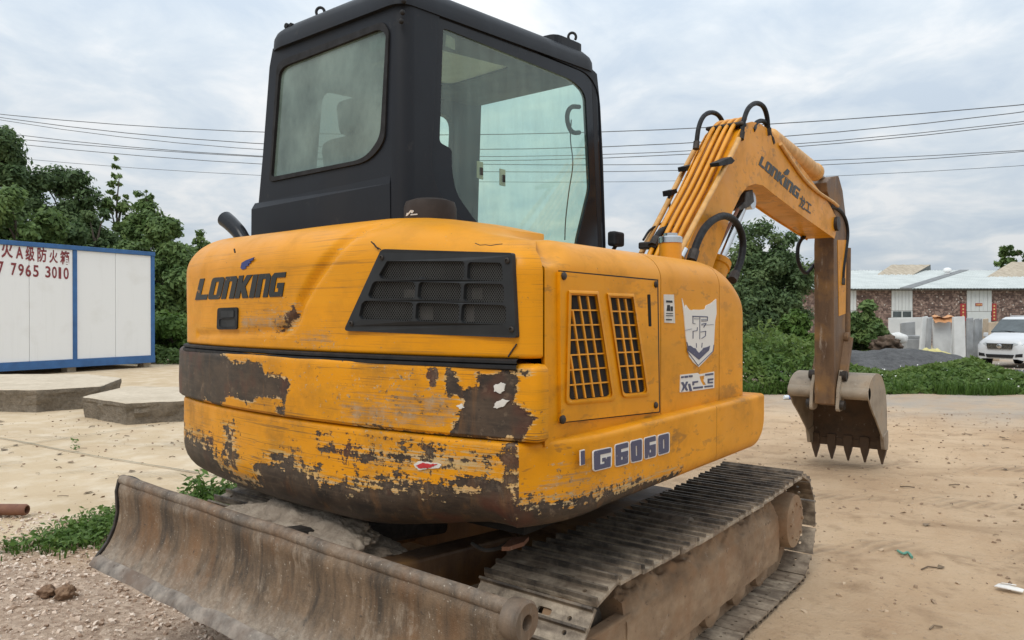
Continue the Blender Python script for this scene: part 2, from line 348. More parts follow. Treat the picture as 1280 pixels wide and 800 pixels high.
def glyphs(txt, bold=.0):
    cu = bpy.data.curves.new('t', 'FONT'); cu.body = txt; cu.size = 1; cu.offset = bold; cu.resolution_u = 3
    o = bpy.data.objects.new('t', cu); col.objects.link(o); dg = bpy.context.evaluated_depsgraph_get(); dg.update()
    me = bpy.data.meshes.new_from_object(o.evaluated_get(dg)); V = [(v.co.x, v.co.y) for v in me.vertices]; F = [tuple(p.vertices) for p in me.polygons]
    bpy.data.objects.remove(o); bpy.data.curves.remove(cu); bpy.data.meshes.remove(me)
    if not V: return [], []
    x0, x1 = min(v[0] for v in V), max(v[0] for v in V); y0, y1 = min(v[1] for v in V), max(v[1] for v in V)
    return [((x - x0) / (x1 - x0), (y - y0) / (y1 - y0)) for x, y in V], F
def quadmap(c):
    """(u, v) in the unit square -> point in the quad BL, BR, TR, TL"""
    def f(u, v): return tuple(c[0][i] * (1 - u) * (1 - v) + c[1][i] * u * (1 - v) + c[2][i] * u * v + c[3][i] * (1 - u) * v for i in range(2))
    return f
LET = {
 'L': (.74, [([(0, 0), (0, 1), (.3, 1), (.3, .24), (.74, .24), (.74, 0)], [])]),
 'O': (.80, [(roundpoly([(0, 0), (0, 1), (.8, 1), (.8, 0)], .16, 3), [[(.3, .2), (.3, .8), (.5, .8), (.5, .2)]])]),
 'N': (.80, [([(0, 0), (0, 1), (.66, 1), (.8, .86), (.8, 0), (.5, 0), (.5, .78), (.3, .78), (.3, 0)], [])]),
 'K': (.86, [([(0, 0), (0, 1), (.3, 1), (.3, .64), (.5, 1), (.86, 1), (.54, .5), (.86, 0), (.5, 0), (.3, .36), (.3, 0)], [])]),
 'I': (.32, [([(0, 0), (0, 1), (.32, 1), (.32, 0)], [])]),
 'G': (.88, [([(.1, 0), (0, .12), (0, .86), (.14, 1), (.88, 1), (.88, .79), (.32, .79), (.32, .2), (.56, .2), (.56, .36), (.44, .36), (.44, .57), (.88, .57), (.88, 0)], [])]),
}
def wordmark(mb, word, f, t, gap=.12):
    tot = sum(LET[c][0] for c in word) + gap * (len(word) - 1); x = 0
    for c in word:
        for ol, hs in LET[c][1]:
            sub = lambda lp: [((x + p[0]) / tot, p[1]) for p in lp]
            mb.plate(sub(ol), [sub(h) for h in hs], f, t)
        x += LET[c][0] + gap

# ---------------------------------------------------------------- ground
def sstep(a, b, x): t = max(0, min(1, (x - a) / (b - a))); return t * t * (3 - 2 * t)
def gh(x, y):
    h = -.6 * sstep(13.5, 19, y) * sstep(-9, -4, x)
    d = math.hypot(x, y)
    h += .02 * noise.noise(Vector((x * .5, y * .5, 0))) * (1 if d < 60 else 0)
    if d < 14:
        k = .35 if x < -3.2 else 1
        h += k * (.012 * noise.noise(Vector((x * 2.3, y * 2.3, 4))) + .006 * noise.noise(Vector((x * 7, y * 7, 9))))
    h += .07 * math.exp(-(((x + 2.0) / .8) ** 2 + ((y + 1.75) / .7) ** 2))     # the gravelly heap before the blade
    return h - .012
def axis_pts(lo, hi, c0, c1, fine):
    a = list(np.arange(c0, c1, fine)); s_ = fine; x = c1
    while x < hi: a.append(x); s_ *= 1.16; x += s_
    a.append(hi); s_ = fine; x = c0; b = []
    while x > lo: s_ *= 1.16; x -= s_; b.append(max(x, lo))
    return b[::-1] + a
xs = axis_pts(-600, 600, -4.2, 3.0, .06); ys = axis_pts(-60, 900, -2.6, 6.0, .06)
mb = MB(); mb.grid([[(x, y, gh(x, y)) for x in xs] for y in ys])
g = MT('ground_mat', .95)
X, Y = g.axis(0), g.axis(1)
wob = g.math('MULTIPLY', g.math('SUBTRACT', g.noise(.9, 4, .6), .5), 1.2)
# concrete yard to the left of a line that runs along the grass edge
padm = g.ramp(g.math('ADD', X, g.math('ADD', wob, g.math('MULTIPLY', Y, .03))), -2.75, -2.95)
nb = g.noise(.55, 6, .6); nm = g.noise(3.1, 7, .62); nf = g.noise(26, 8, .72); nx = g.noise((1.4, .5, 1), 6, .65)
pad = g.mix(g.ramp(nb, .35, .65), (.43, .32, .195), (.56, .435, .285)); pad = g.mix(g.ramp(nm, .45, .7, 0, .55), pad, (.67, .575, .44)); pad = g.mix(g.ramp(g.noise(1.1, 8, .7), .52, .66, 0, .5), pad, (.36, .245, .14))
pad = g.mix(g.ramp(nf, .62, .72, 0, .45), pad, (.30, .24, .17))
dirt = g.mix(g.ramp(nb, .35, .65), (.46, .300, .172), (.61, .43, .265)); dirt = g.mix(g.ramp(nx, .42, .68, 0, .75), dirt, (.62, .455, .295))
dirt = g.mix(g.ramp(nm, .54, .68, 0, .65), dirt, (.29, .18, .095)); dirt = g.mix(g.ramp(nf, .58, .70, 0, .6), dirt, (.20, .14, .09)); dirt = g.mix(g.ramp(nf, .40, .30, 0, .5), dirt, (.60, .50, .38))
rut = g.noise((.45, 1.9, 1), 7, .68, 1.1, g.map((1, 1, 1), rot=(0, 0, R(-24)))); dirt = g.mix(g.ramp(rut, .52, .66, 0, .5), dirt, (.33, .21, .115)); dirt = g.mix(g.ramp(rut, .44, .32, 0, .4), dirt, (.64, .48, .32)); tyre = None
for off, wd in ((-2.35, .12), (-3.75, .12), (-.9, .10)):
    f_ = g.math('ADD', g.math('ADD', g.math('SUBTRACT', Y, g.math('MULTIPLY', X, .62)), off), g.math('ADD', wob, g.math('MULTIPLY', g.math('MULTIPLY', X, X), -.02))); f_ = g.math('ABSOLUTE', f_)
    t_ = g.ramp(f_, wd * 1.6, wd); tyre = t_ if tyre is None else g.math('MAXIMUM', tyre, t_)
tw_ = g.n('ShaderNodeTexWave'); tw_.inputs['Scale'].default_value = 4.2; tw_.inputs['Distortion'].default_value = 1.5; g.link(g.map((1, 1, 1), rot=(0, 0, R(20))), tw_.inputs['Vector'])
tyre = g.math('MULTIPLY', tyre, g.ramp(g.noise(1.6, 4, .6), .40, .58)); tread = g.math('MULTIPLY', tyre, tw_.outputs['Fac']); dirt = g.mix(g.math('MULTIPLY', tyre, .55), dirt, g.mix(tw_.outputs['Fac'], (.27, .17, .095), (.46, .32, .195)))
far = g.ramp(Y, 6.8, 9.2); dirt = g.mix(g.math('MULTIPLY', far, g.ramp(nx, .35, .6, .25, .85)), dirt, (.35, .31, .265))
grv = g.ramp(g.math('ADD', g.math('SUBTRACT', Y, g.math('MULTIPLY', X, .3)), wob), -.1, -.7)
vz = g.voro(46, out='Color'); gcol = g.mix(.5, g.mix(g.ramp(nf, .4, .6), (.34, .22, .145), (.62, .46, .33)), g.mix(g.axis(0, vz), (.24, .155, .105), (.70, .55, .42)))
dirt = g.mix(g.math('MULTIPLY', grv, g.ramp(X, .6, -.6)), dirt, gcol)
c = g.mix(padm, dirt, pad)
green = g.ramp(g.math('ADD', Y, g.math('MULTIPLY', X, .0)), 40, 60); c = g.mix(green, c, (.10, .13, .05))
g.col(c)
hh = g.math('ADD', g.math('MULTIPLY', nf, g.math('SUBTRACT', 1.15, g.math('MULTIPLY', padm, .85))), g.math('MULTIPLY', g.math('MULTIPLY', nm, .8), g.math('SUBTRACT', 1, g.math('MULTIPLY', padm, .6))))
g.bump(g.math('ADD', hh, g.math('MULTIPLY', tread, .9)), .03, .9)
tag(mb.build('ground', 'ground_mat', None, 180, recalc=False), kind='structure')

# ================================================================ EXCAVATOR
exc = tag(empty('excavator'), 'worn yellow crawler excavator with black cab, standing on the dirt yard', 'excavator')
XS = .883                                   # plane of the engine side
def rearY(yc, tilt, bulge): return lambda x: yc + tilt * x - bulge * (1 - ((x + .03) / .92) ** 2)
HY = rearY(-1.15, -.02, .10); BY = rearY(-1.155, -.02, .115); LY = rearY(-1.155, -.03, .105)
def onRear(px, py, fy, off=0.0):
    y = -1.2
    for _ in range(6): p = onY(px, py, y); y = fy(p.x) - off
    return onY(px, py, y)
def plan(xr, xl, fy, rr, rl, yfr, yfl, ds=.013, chamfer=None):
    pts = [(xr, yfr)]; rad = [0]
    if chamfer: pts += [(xr, chamfer[1]), (chamfer[0], fy(chamfer[0]))]; rad += [.10, .02]; x0 = chamfer[0]
    else: pts += [(xr, fy(xr))]; rad += [rr]; x0 = xr
    for x in np.linspace(x0 - max(rr, .03) * 1.6, xl + rl * 1.6, 26): pts.append((x, fy(x))); rad.append(0)
    pts += [(xl, fy(xl)), (xl, yfl)]; rad += [rl, 0]
    q = [Vector(p) for p in roundpoly(pts, rad, 8)]
    # roundpoly closes the loop: drop nothing, then resample by arc length
    L = [0]
    for i in range(1, len(q)): L.append(L[-1] + (q[i] - q[i - 1]).length)
    n = int(L[-1] / ds); o = []; j = 0
    for k in range(n + 1):
        t = L[-1] * k / n
        while j < len(q) - 2 and L[j + 1] < t: j += 1
        f = (t - L[j]) / max(1e-9, L[j + 1] - L[j]); o.append(q[j].lerp(q[j + 1], min(1, f)))
    return o
def shell(P, prof, spine, disp=None):
    """rows of points along the profile for every plan point; insets run toward the spine"""
    rows = []
    for i, p in enumerate(P):
        t = (P[min(i + 1, len(P) - 1)] - P[max(i - 1, 0)]).normalized(); n = Vector((-t.y, t.x))
        s_ = Vector(spine(p)); dn = (s_ - p)
        dn = dn.normalized() if dn.length > 1e-4 else -n
        row = []
        for ins, z in prof(p.x, p.y):
            d = -n * ins if ins <= .03 else -n * .03 + dn * (ins - .03)
            q = p + d
            h = disp(p.x, p.y, z) if disp else 0
            row.append((q.x + n.x * h, q.y + n.y * h, z))
        rows.append(row)
    return rows
def dense(z0, z1, dz=.012): k = max(2, int(round(abs(z1 - z0) / dz))); return [z0 + (z1 - z0) * i / k for i in range(k + 1)]

# ---- counterweight band and base, side skirts
def P45(z, o=(200, 260), s_=2.667): return (o[0] + z[0] / s_, o[1] + z[1] / s_)
band_px = [[P45(z) for z in q] for q in (
    [(30, 440), (215, 482), (232, 510), (330, 515), (350, 552), (425, 560), (434, 600), (410, 642), (330, 630), (300, 658), (230, 620), (200, 650), (200, 690), (150, 640), (120, 660), (60, 640), (30, 620)],
    [(955, 532), (985, 545), (1000, 606), (1065, 600), (1060, 550), (1195, 540), (1190, 600), (1180, 645), (1235, 680), (1250, 715), (1205, 772), (1060, 778), (960, 762), (975, 720), (1010, 685), (1000, 640), (948, 612)],
    [(898, 545), (915, 540), (922, 570), (908, 592), (896, 570)], [(1200, 545), (1235, 545), (1228, 565), (1205, 562)], [(640, 722), (800, 742), (960, 760), (960, 778), (800, 755), (640, 735)], [(380, 660), (405, 665), (410, 700), (390, 700)])]
band_W = [[(lambda p: (p.x, p.z))(onRear(a, b, BY)) for a, b in q] for q in band_px]
band_S = [[(lambda p: (p.x, p.z))(onRear(*P45(z), BY)) for z in q] for q in ([(760, 600), (1000, 610), (1000, 700), (930, 735), (790, 730), (740, 690)], [(610, 650), (740, 630), (800, 742), (620, 715)])]
def fld(W, soft): return lambda co: max(0, min(1, .5 + max(sdist((co[0], co[2]), q) for q in W) / soft))
def capfan(mb, rows, j):
    """close a row end of the shell inward"""
    pass
bp = plan(.90, -1.095, BY, .03, .20, -1.125, -.45)
bz0, bz1 = .948, 1.152
bprof = lambda x, y: [(.30, bz0 + .004), (.03, bz0 + .002), (.008, bz0 + .004), (0, bz0 + .013)] + [(0, z) for z in dense(bz0 + .018, bz1 - .016)] + [(.003, bz1 - .008), (.012, bz1), (.03, bz1 + .002), (.30, bz1 + .002)]
spine = lambda p: (max(-.55, min(.6, p.x)), max(-.75, p.y))
dent = lambda x, y, z: .003 * noise.noise(Vector((x * 4, z * 6, 1.5))) + .0012 * noise.noise(Vector((x * 17, z * 19, 4)))
mb = MB(); rows = shell(bp, bprof, spine, dent); mb.grid(rows); mb.grid([rows[0], [(x - .06, y + .03, z) for x, y, z in rows[0]]])
band = mb.build('counterweight_band', 'counterweight_paint', exc, 40)
setattr_f(band, 'wear', fld(band_W, .07)); fb_ = fld(band_S, .30); setattr_f(band, 'scuff_shade', lambda co: max(.30, fb_(co)))
# lower body: one run of plate from the right front round the rear to the left
lp = plan(.93, -1.06, LY, .04, .21, .455, -.3, chamfer=(.842, -1.0))
def zb(x, y):
    side = sstep(-.9, -1.1, -abs(0)) if False else 0
    z = .635 + .075 * sstep(.2, .85, x) + .015 * sstep(-1.2, -.8, y) * (x > .8)
    if y > .36: z += .09 * (1 - math.sqrt(max(0, 1 - ((y - .36) / .1) ** 2)))
    return z
def lprof(x, y):
    b = zb(x, y); r = .11 if y < -.95 else .045
    r = .045 + .085 * sstep(-.85, -1.1, y) * sstep(.95, .7, x) 
    cv = [(.9 * r * (1 - math.cos(a)), b + r * (1 - math.sin(a))) for a in np.linspace(R(88), R(2), 8)]
    return [(.30, b + .002)] + [(i_, z) for i_, z in cv] + [(0, b + r + .004 + (.932 - b - r) * i / 20) for i in range(21)] + [(.004, .943), (.012, .947), (.04, .948), (.30, .948)]
low_px = [[(222, 538), (245, 545), (262, 548), (272, 575), (290, 600), (316, 598), (320, 580), (343, 568), (362, 572), (395, 590), (408, 602), (460, 600), (490, 596), (512, 600), (548, 612), (575, 598), (632, 602), (638, 556), (647, 556), (650, 600), (655, 622), (655, 760), (520, 760), (330, 720), (222, 680)],
          [(280, 535), (290, 532), (296, 575), (288, 600), (280, 580)], [(400, 556), (440, 560), (560, 572), (640, 575), (640, 582), (560, 580), (430, 568)]]
low_W = [[(lambda p: (p.x, p.z))(onRear(a, b, LY)) for a, b in q] for q in low_px]
low_S = [[(lambda p: (p.x, p.z))(onRear(a, b, LY)) for a, b in q] for q in ([(222, 555), (330, 600), (450, 612), (640, 620), (660, 640), (640, 700), (300, 680), (222, 620)], [(430, 560), (620, 565), (632, 590), (440, 580)])]
skirt_S = [[(lambda p: (p.y, p.z))(onX(a, b, .93)) for a, b in q] for q in ([(640, 620), (690, 625), (740, 605), (850, 585), (850, 620), (640, 690)], [(650, 575), (668, 580), (664, 625), (648, 630)], [(715, 585), (745, 590), (740, 610), (700, 612)])]
skirt_W = [[(lambda p: (p.y, p.z))(onX(a, b, .93)) for a, b in q] for q in ([(640, 642), (690, 634), (760, 614), (850, 591), (850, 640), (640, 720)], [(634, 556), (649, 556), (653, 640), (634, 645)])]
rows = shell(lp, lprof, spine, dent)
isk = max(i for i, p in enumerate(lp) if p.x > .842 and p.y < -.9)
yse = onX(898, 530, .93).y
ise = min(i for i, p in enumerate(lp) if p.y < yse)
mb = MB(); mb.grid(rows[isk:])
base = mb.build('counterweight_base', 'counterweight_paint', exc, 40)
setattr_f(base, 'wear', fld(low_W, .26)); fl_ = fld(low_S, .2); setattr_f(base, 'scuff_shade', lambda co: max(.32, fl_(co)))
fy_ = lambda W, soft: (lambda co: max(0, min(1, .5 + max(sdist((co[1], co[2]), q) for q in W) / soft)))
for nm_, sl_, cap in (('side_skirt', rows[ise:isk + 1], None), ('side_skirt', rows[:ise + 1], 1)):
    r2 = [list(q) for q in sl_]
    if cap is None: r2[0] = [(x, y - .002, z) for x, y, z in r2[0]]
    mb = MB(); mb.grid(r2)
    if cap: mb.add(r2[0], [tuple(range(len(r2[0])))])
    else: mb.grid([r2[0], [(x - .05, y, z) for x, y, z in r2[0]]])
    sk = mb.build(nm_, 'yellow_side_paint', exc, 40); setattr_f(sk, 'wear', fy_(skirt_W, .16)); setattr_f(sk, 'scuff_shade', fy_(skirt_S, .24))
# dark inside under the plates
mb = MB(); mb.box((-.02, -.32, .80), (1.6, 1.5, .26)); mb.box((-.05, -.35, 1.14), (1.5, 1.3, .40)); mb.build('upper_frame', 'dark_void', exc, 0)
# vertical worn corner edge weld, red sticker remnants and bare white flecks
def patch(name, mat, pts, fy, off, parent):
    p2 = []
    for i in range(len(pts)):
        a, b = Vector(pts[i]), Vector(pts[(i + 1) % len(pts)])
        for k in range(4): v = a.lerp(b, k / 4); p2.append((v.x + rnd.uniform(-.7, .7), v.y + rnd.uniform(-.7, .7)))
    pts = p2; mb = MB(); q = [onRear(a, b, fy, off) for a, b in pts]; c = sum(q, Vector()) / len(q)
    k = len(q); mb.add([c + Vector((0, -.0005, 0))] + q + [p + Vector((0, off, 0)) for p in q], [(0, i + 1, (i + 1) % k + 1) for i in range(k)] + [(i + 1, i + 1 + k, (i + 1) % k + 1 + k, (i + 1) % k + 1) for i in range(k)])
    return mb.build(name, mat, parent, 30)
mat_plain('red_vinyl', (.42, .02, .025), .5, 0, .2, 30)
patch('sticker_scrap', 'white_vinyl', [(517, 581), (523, 577), (537, 578), (552, 581), (548, 586), (535, 586), (522, 588)], LY, .003, base)
patch('sticker_scrap', 'red_vinyl', [(520, 582), (528, 578.5), (538, 580), (547, 580.5), (540, 583.5), (534, 585.5), (524, 586)], LY, .0045, base)
for q in ([(617, 482), (626, 478), (632, 481), (630, 489), (624, 492), (618, 489)], [(619, 503), (628, 499), (637, 501), (630, 507), (622, 511), (617, 509)], [(570, 507), (577, 505), (580, 510), (574, 511)]):
    patch('paint_fleck', 'white_vinyl', q, BY, .003, band)

# ---- engine hood at the rear
GRO = [(lambda p: (p.x, p.z))(onRear(a, b, HY)) for a, b in ((462, 276), (446, 281), (431, 292), (420, 308), (405, 331), (390, 352), (376, 377), (371, 395), (363, 408), (350, 414))]
GRO2 = [(lambda p: (p.x, p.z))(onRear(a, b, HY)) for a, b in ((350, 414), (300, 416), (246, 418))]
def pdist(p, pl): return min((lambda a, b: ((Vector(p) - (a + (b - a) * max(0, min(1, (Vector(p) - a).dot(b - a) / (b - a).length_squared)))).length))(Vector(pl[i]), Vector(pl[i + 1])) for i in range(len(pl) - 1))
HZ0 = 1.168
def htop(x): return 1.607 - .107 * sstep(.25, .9, x) + .01 * sstep(-.2, -.9, x)
def hprof(x, y):
    t = htop(x); r = .165 - .055 * sstep(.3, .85, x); k = (t - HZ0 - r)
    return [(.05, HZ0), (.006, HZ0), (0, HZ0 + .006)] + [(0, HZ0 + .012 + (k - .012) * i / 24) for i in range(25)] + [(r * (1 - math.cos(a)) * 1.22, t - r + r * .92 * math.sin(a)) for a in np.linspace(R(6), R(82), 14)] + [(r * 1.6, t - .004), (r * 2, t), (.50, t + .004)]
def hdisp(x, y, z):
    h = .002 * noise.noise(Vector((x * 3, z * 4, 8)))
    if y < -1.0:
        d = pdist((x, z), GRO)
        if d < .024: h -= .019 * (1 - (d / .024) ** 2) ** 1.5
        d = pdist((x, z), GRO2)
        if d < .014: h -= .008 * (1 - (d / .014) ** 2)
    return h
hp = [p for p in plan(.882, -.968, HY, .10, .17, -.9, -.3, .011) if not (p.x > .8 and p.y > -1.118)]
gopen = [(lambda p: (p.x, p.z))(onRear(420 + a / 5, 290 + b / 5, HY)) for a, b in ((296, 122), (1085, 145), (1110, 645), (66, 600))]
mb = MB(); mb.grid(shell(hp, hprof, spine, hdisp))
mb.f = [f for f in mb.f if not (mb.v[f[0]][1] < -1.0 and inpoly((sum(mb.v[i][0] for i in f) / 4, sum(mb.v[i][2] for i in f) / 4), gopen))]
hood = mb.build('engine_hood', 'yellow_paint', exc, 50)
hw = [[(lambda p: (p.x, p.z))(onRear(a, b, HY)) for a, b in q] for q in ([(357, 392), (366, 385), (370, 398), (362, 410), (354, 411)], [(345, 412), (360, 409), (362, 414), (346, 415)])]
setattr_f(hood, 'wear', fld(hw, .10)); fh_ = fld([[(lambda p: (p.x, p.z))(onRear(a, b, HY)) for a, b in q] for q in ([(300, 395), (345, 390), (370, 380), (376, 400), (360, 414), (300, 412)], [(368, 418), (410, 415), (415, 430), (370, 430)])], .22)
setattr_f(hood, 'scuff_shade', lambda co: max(.10, fh_(co), (.50 * (1 - pdist((co[0], co[2]), GRO) / .022) if co[1] < -1.0 and pdist((co[0], co[2]), GRO) < .022 else 0)))  # groove gets extra mask: settled dirt plus crease shading put into the colour
# scratches in the lacquer: short dark grooves laid on the surface
def scratch(pts, r, parent, fy=HY, mat='dark_steel'):
    mb = MB(); mb.tube([onRear(a, b, fy, .0005) for a, b in pts], r, 4); return mb
sm_ = MB()
for pts, r in (([(464, 302), (468, 306), (470, 309), (473, 310), (476, 312)], .002), ([(467, 304), (473, 312)], .0018), ([(594, 304), (600, 306.5), (607, 306), (613, 307), (622, 305.5), (628, 305)], .0014), ([(635, 446), (639, 440), (641, 437), (646, 430)], .0022), ([(294, 316), (293, 311)], .003)):
    sm_.tube([onRear(a, b, HY, .0004) for a, b in pts], r, 4)
sm_.build('scratch_marks', 'dark_steel', hood, 0, 0, 'stuff')
# rubber seal along the bottom of the hood
mb = MB(); sp_ = [p for p in plan(.885, -.982, HY, .05, .18, -.9, -.3, .03) if not (p.x > .845)]
mb.grid(shell(sp_, lambda x, y: [(.05, 1.137), (-.006, 1.137), (-.014, 1.142), (-.014, 1.150), (-.004, 1.153), (-.012, 1.156), (-.012, 1.163), (-.004, 1.167), (.05, 1.167)], spine, lambda x, y, z: .004 * noise.noise(Vector((x * 3, 1, z * 9)))))
mb.build('rubber_seal', 'rubber', exc, 30)
# lettering on the hood
q4 = quadmap([(243.6, 375), (352.4, 370.6), (357.4, 340), (250, 348.5)])
def fhood(u, v, w_): a, b = q4(u, v); p = onRear(a, b, HY, .0022); return (p.x, p.y - w_, p.z)
mb = MB(); wordmark(mb, 'LONKING', fhood, .0030, .055); mb.build('hood_lettering', 'black_decal', hood, 0)
mb = MB()
for q in ([(300.5, 335), (302, 328.5), (307, 325.5), (317.5, 321.5), (315.5, 325.5), (312, 327), (313.5, 328.5), (310, 330), (311, 332), (307, 333), (307.5, 335.5), (303, 337)],):
    mb.plate(q, [], lambda u, v, w_: (lambda p: (p.x, p.y - w_, p.z))(onRear(u, v, HY, .0022)), .0035)
mb.build('wing_emblem', 'blue_decal', hood, 0)
# latch
mb = MB(); rq = roundpoly([(270.5, 412), (296, 411.6), (296.6, 384), (271.5, 385)], 3, 3)
inn = roundpoly([(274, 408.5), (293.5, 408), (293.5, 398.5), (274, 399)], 2, 3)
fl = lambda o: (lambda u, v, w_: (lambda p: (p.x, p.y - w_, p.z))(onRear(u, v, HY, o)))
mb.plate(rq, [inn], fl(.006), .02); lt = mb.build('hood_latch', 'rubber', hood, 0, .0015)
mb = MB(); mb.plate(inn, [], fl(.0030), .006); mb.plate(roundpoly([(276, 397), (292, 396.5), (292, 388), (276, 388.5)], 1.5, 3), [], fl(.0085), .003); mb.build('latch_handle', 'grille_plastic', lt, 0)
# radiator grille
def gz(z): return (420 + z[0] / 5, 290 + z[1] / 5)
gout = roundpoly([gz(z) for z in ((282, 106), (1098, 130), (1124, 662), (46, 618))], [5, 3, 3, 6], 4)
gho = [roundpoly([gz(z) for z in q], 1.3, 2) for q in (
 [(318, 182), (790, 182), (802, 195), (800, 288), (782, 300), (545, 298), (525, 278), (505, 292), (280, 292), (268, 268)], [(835, 188), (1022, 192), (1036, 205), (1042, 292), (1025, 308), (835, 302), (818, 287), (822, 205)],
 [(242, 308), (480, 312), (496, 328), (490, 405), (470, 421), (212, 416), (200, 396), (226, 325)], [(530, 312), (765, 318), (781, 332), (778, 416), (760, 431), (525, 423), (508, 408), (515, 328)], [(815, 320), (1032, 325), (1047, 340), (1052, 426), (1035, 443), (808, 436), (795, 420), (800, 335)],
 [(180, 430), (465, 438), (481, 452), (475, 541), (455, 558), (158, 546), (143, 525), (160, 448)], [(515, 440), (755, 448), (769, 462), (765, 551), (748, 566), (513, 559), (495, 540), (500, 455)], [(800, 448), (1047, 458), (1062, 472), (1062, 561), (1045, 578), (793, 571), (778, 552), (785, 465)])]
mb = MB(); mb.plate(gout, gho, fl(.012), .016); gr = mb.build('radiator_grille', 'grille_plastic', exc, 0, .002)
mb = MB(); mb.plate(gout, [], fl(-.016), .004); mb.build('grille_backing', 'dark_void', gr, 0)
wm_ = MB(); gq = [gz(z) for z in ((300, 170), (1060, 175), (1075, 590), (120, 570))]
pit = 1.9; u0, u1, v0, v1 = 440, 636, 322, 410
for sgn in (1, -1):
    k = u0 - 110
    while k < u1 + 110:
        seg = []
        for i in range(60):
            v = v0 + (v1 - v0) * i / 59; u = k + sgn * (v - v0) * .62
            if inpoly((u, v), gq): seg.append((u, v))
        if len(seg) > 2:
            a = onRear(*seg[0], HY, -.001 if sgn > 0 else .0005); b = onRear(*seg[-1], HY, -.001 if sgn > 0 else .0005); wm_.tube([a, b], .0007, 3, False)
        k += pit * 1.55
wo = wm_.build('wire_mesh', 'mesh_wire', gr, 0); wo['kind'] = 'stuff'
for z in ((287, 160), (1071, 180), (98, 572), (1098, 608)):
    mb = MB(); p = onRear(*gz(z), HY, .012); mb.lathe(p, (0, -1, 0), [(.008, -.002), (.008, .003), (.005, .005), (.0045, .002)], 10); mb.build('grille_screw', 'dark_steel', gr, 40)
mb = MB()   # radiator bits seen behind the mesh
for a, b, c_, d_ in ((505, 362, 520, 372), (525, 383, 541, 400), (590, 360, 602, 374), (583, 382, 592, 402)):
    mb.plate([(a, b), (c_, b), (c_, d_), (a, d_)], [], fl(-.011), .003)
mb.build('radiator_core', 'core_grey', gr, 0, 0, 'stuff')

# ---- engine side: three panels with a louvred door
def section(Y):
    f = max(0, min(1, (Y + .02) / .49)); zt = .93 + .572 * (1 - f ** 2.7) ** (1 / 2.7); xs = XS - .13 * max(0, (Y - .30) / .17) ** 2.2 if Y > .30 else XS
    r = min(.10, (zt - .93) * .45); o = [(xs - .02, .925), (xs, .935)]
    n = 14
    for i in range(n + 1): o.append((xs, .94 + (zt - r - .94) * i / n))
    for a in np.linspace(R(8), R(86), 12): o.append((xs - r * 1.25 * (1 - math.cos(a)), zt - r + r * math.sin(a)))
    o += [(xs - .22, zt + .004), (.56 if Y > -.55 else .42, zt + .008)]
    e_ = .060 * (1 - sstep(YR, YR + .17, Y)); o = [(x, z - e_ * sstep(1.39, 1.50, z)) for x, z in o]
    return [(x, Y, z) for x, z in o]
YR = -1.117
ys1 = onX(826, 430, XS).y; ys2 = onX(899, 420, XS).y
YR = -1.117
for a, b in ((YR, ys1 - .002), (ys1 + .002, ys2 - .002), (ys2 + .002, .468)):
    mb = MB(); rr_ = [section(y) for y in np.linspace(a, b, 30)]
    mb.grid(rr_); mb.grid([rr_[0], [(x - .02, y + .012, z - .012) for x, y, z in rr_[0]]]); mb.grid([rr_[-1], [(x - .02, y - .006, z - .012) for x, y, z in rr_[-1]]])
    so_ = mb.build('side_panel', 'yellow_side_paint', exc, 45); setattr_f(so_, 'wear', lambda co: 0.0); setattr_f(so_, 'scuff_shade', lambda co: .06)
mb = MB(); mb.grid([[(x - .012, y, z - .012) for x, y, z in section(y)] for y in np.linspace(YR + .01, .44, 50)]); mb.build('panel_lining', 'dark_void', exc, 0)
# door
def fX(o, X=XS): return lambda u, v, w_: (lambda p: (p.x + w_, p.y, p.z))(onX(u, v, X + o))
def z6(z): return (680 + z[0] / 4, 330 + z[1] / 4)
dout = [z6(z) for z in ((80, 38), (566, 84), (576, 738), (86, 792))]
vl = [z6(z) for z in ((138, 155), (262, 160), (337, 662), (127, 682))]; vr = [z6(z) for z in ((333, 167), (445, 172), (512, 640), (400, 650))]
slot = roundpoly([z6(z) for z in ((519, 152), (531, 152), (537, 312), (525, 312))], 1.2, 3)
vl = roundpoly(vl, [1, 1, 6, 6], 4); vr = roundpoly(vr, [1, 1, 5, 5], 4)
mb = MB(); mb.plate(dout, [vl, vr, slot], fX(.010), .012); door = mb.build('side_door', 'yellow_side_paint', exc, 0, .0015); setattr_f(door, 'wear', lambda co: 0.0); setattr_f(door, 'scuff_shade', lambda co: .08)
mb = MB(); mb.plate(roundpoly([z6(z) for z in ((517, 152), (532, 152), (538, 312), (524, 312))], 1.2, 3), [], fX(.0108), .004); mb.build('door_slot', 'dark_void', door, 0)
mb = MB()
for q in ([(x - 2 if i in (0, 3) else x + 2, y) for i, (x, y) in enumerate(dout)],):
    q = [(dout[0][0] - 1.2, dout[0][1] - 1.6), (dout[1][0] + 1.3, dout[1][1] - 1.6), (dout[2][0] + 1.3, dout[2][1] + 1.2), (dout[3][0] - 1.2, dout[3][1] + 1.2)]
    mb.plate(q, [dout[::-1]], fX(.002), .006)
mb.build('door_gap', 'rubber', door, 0)
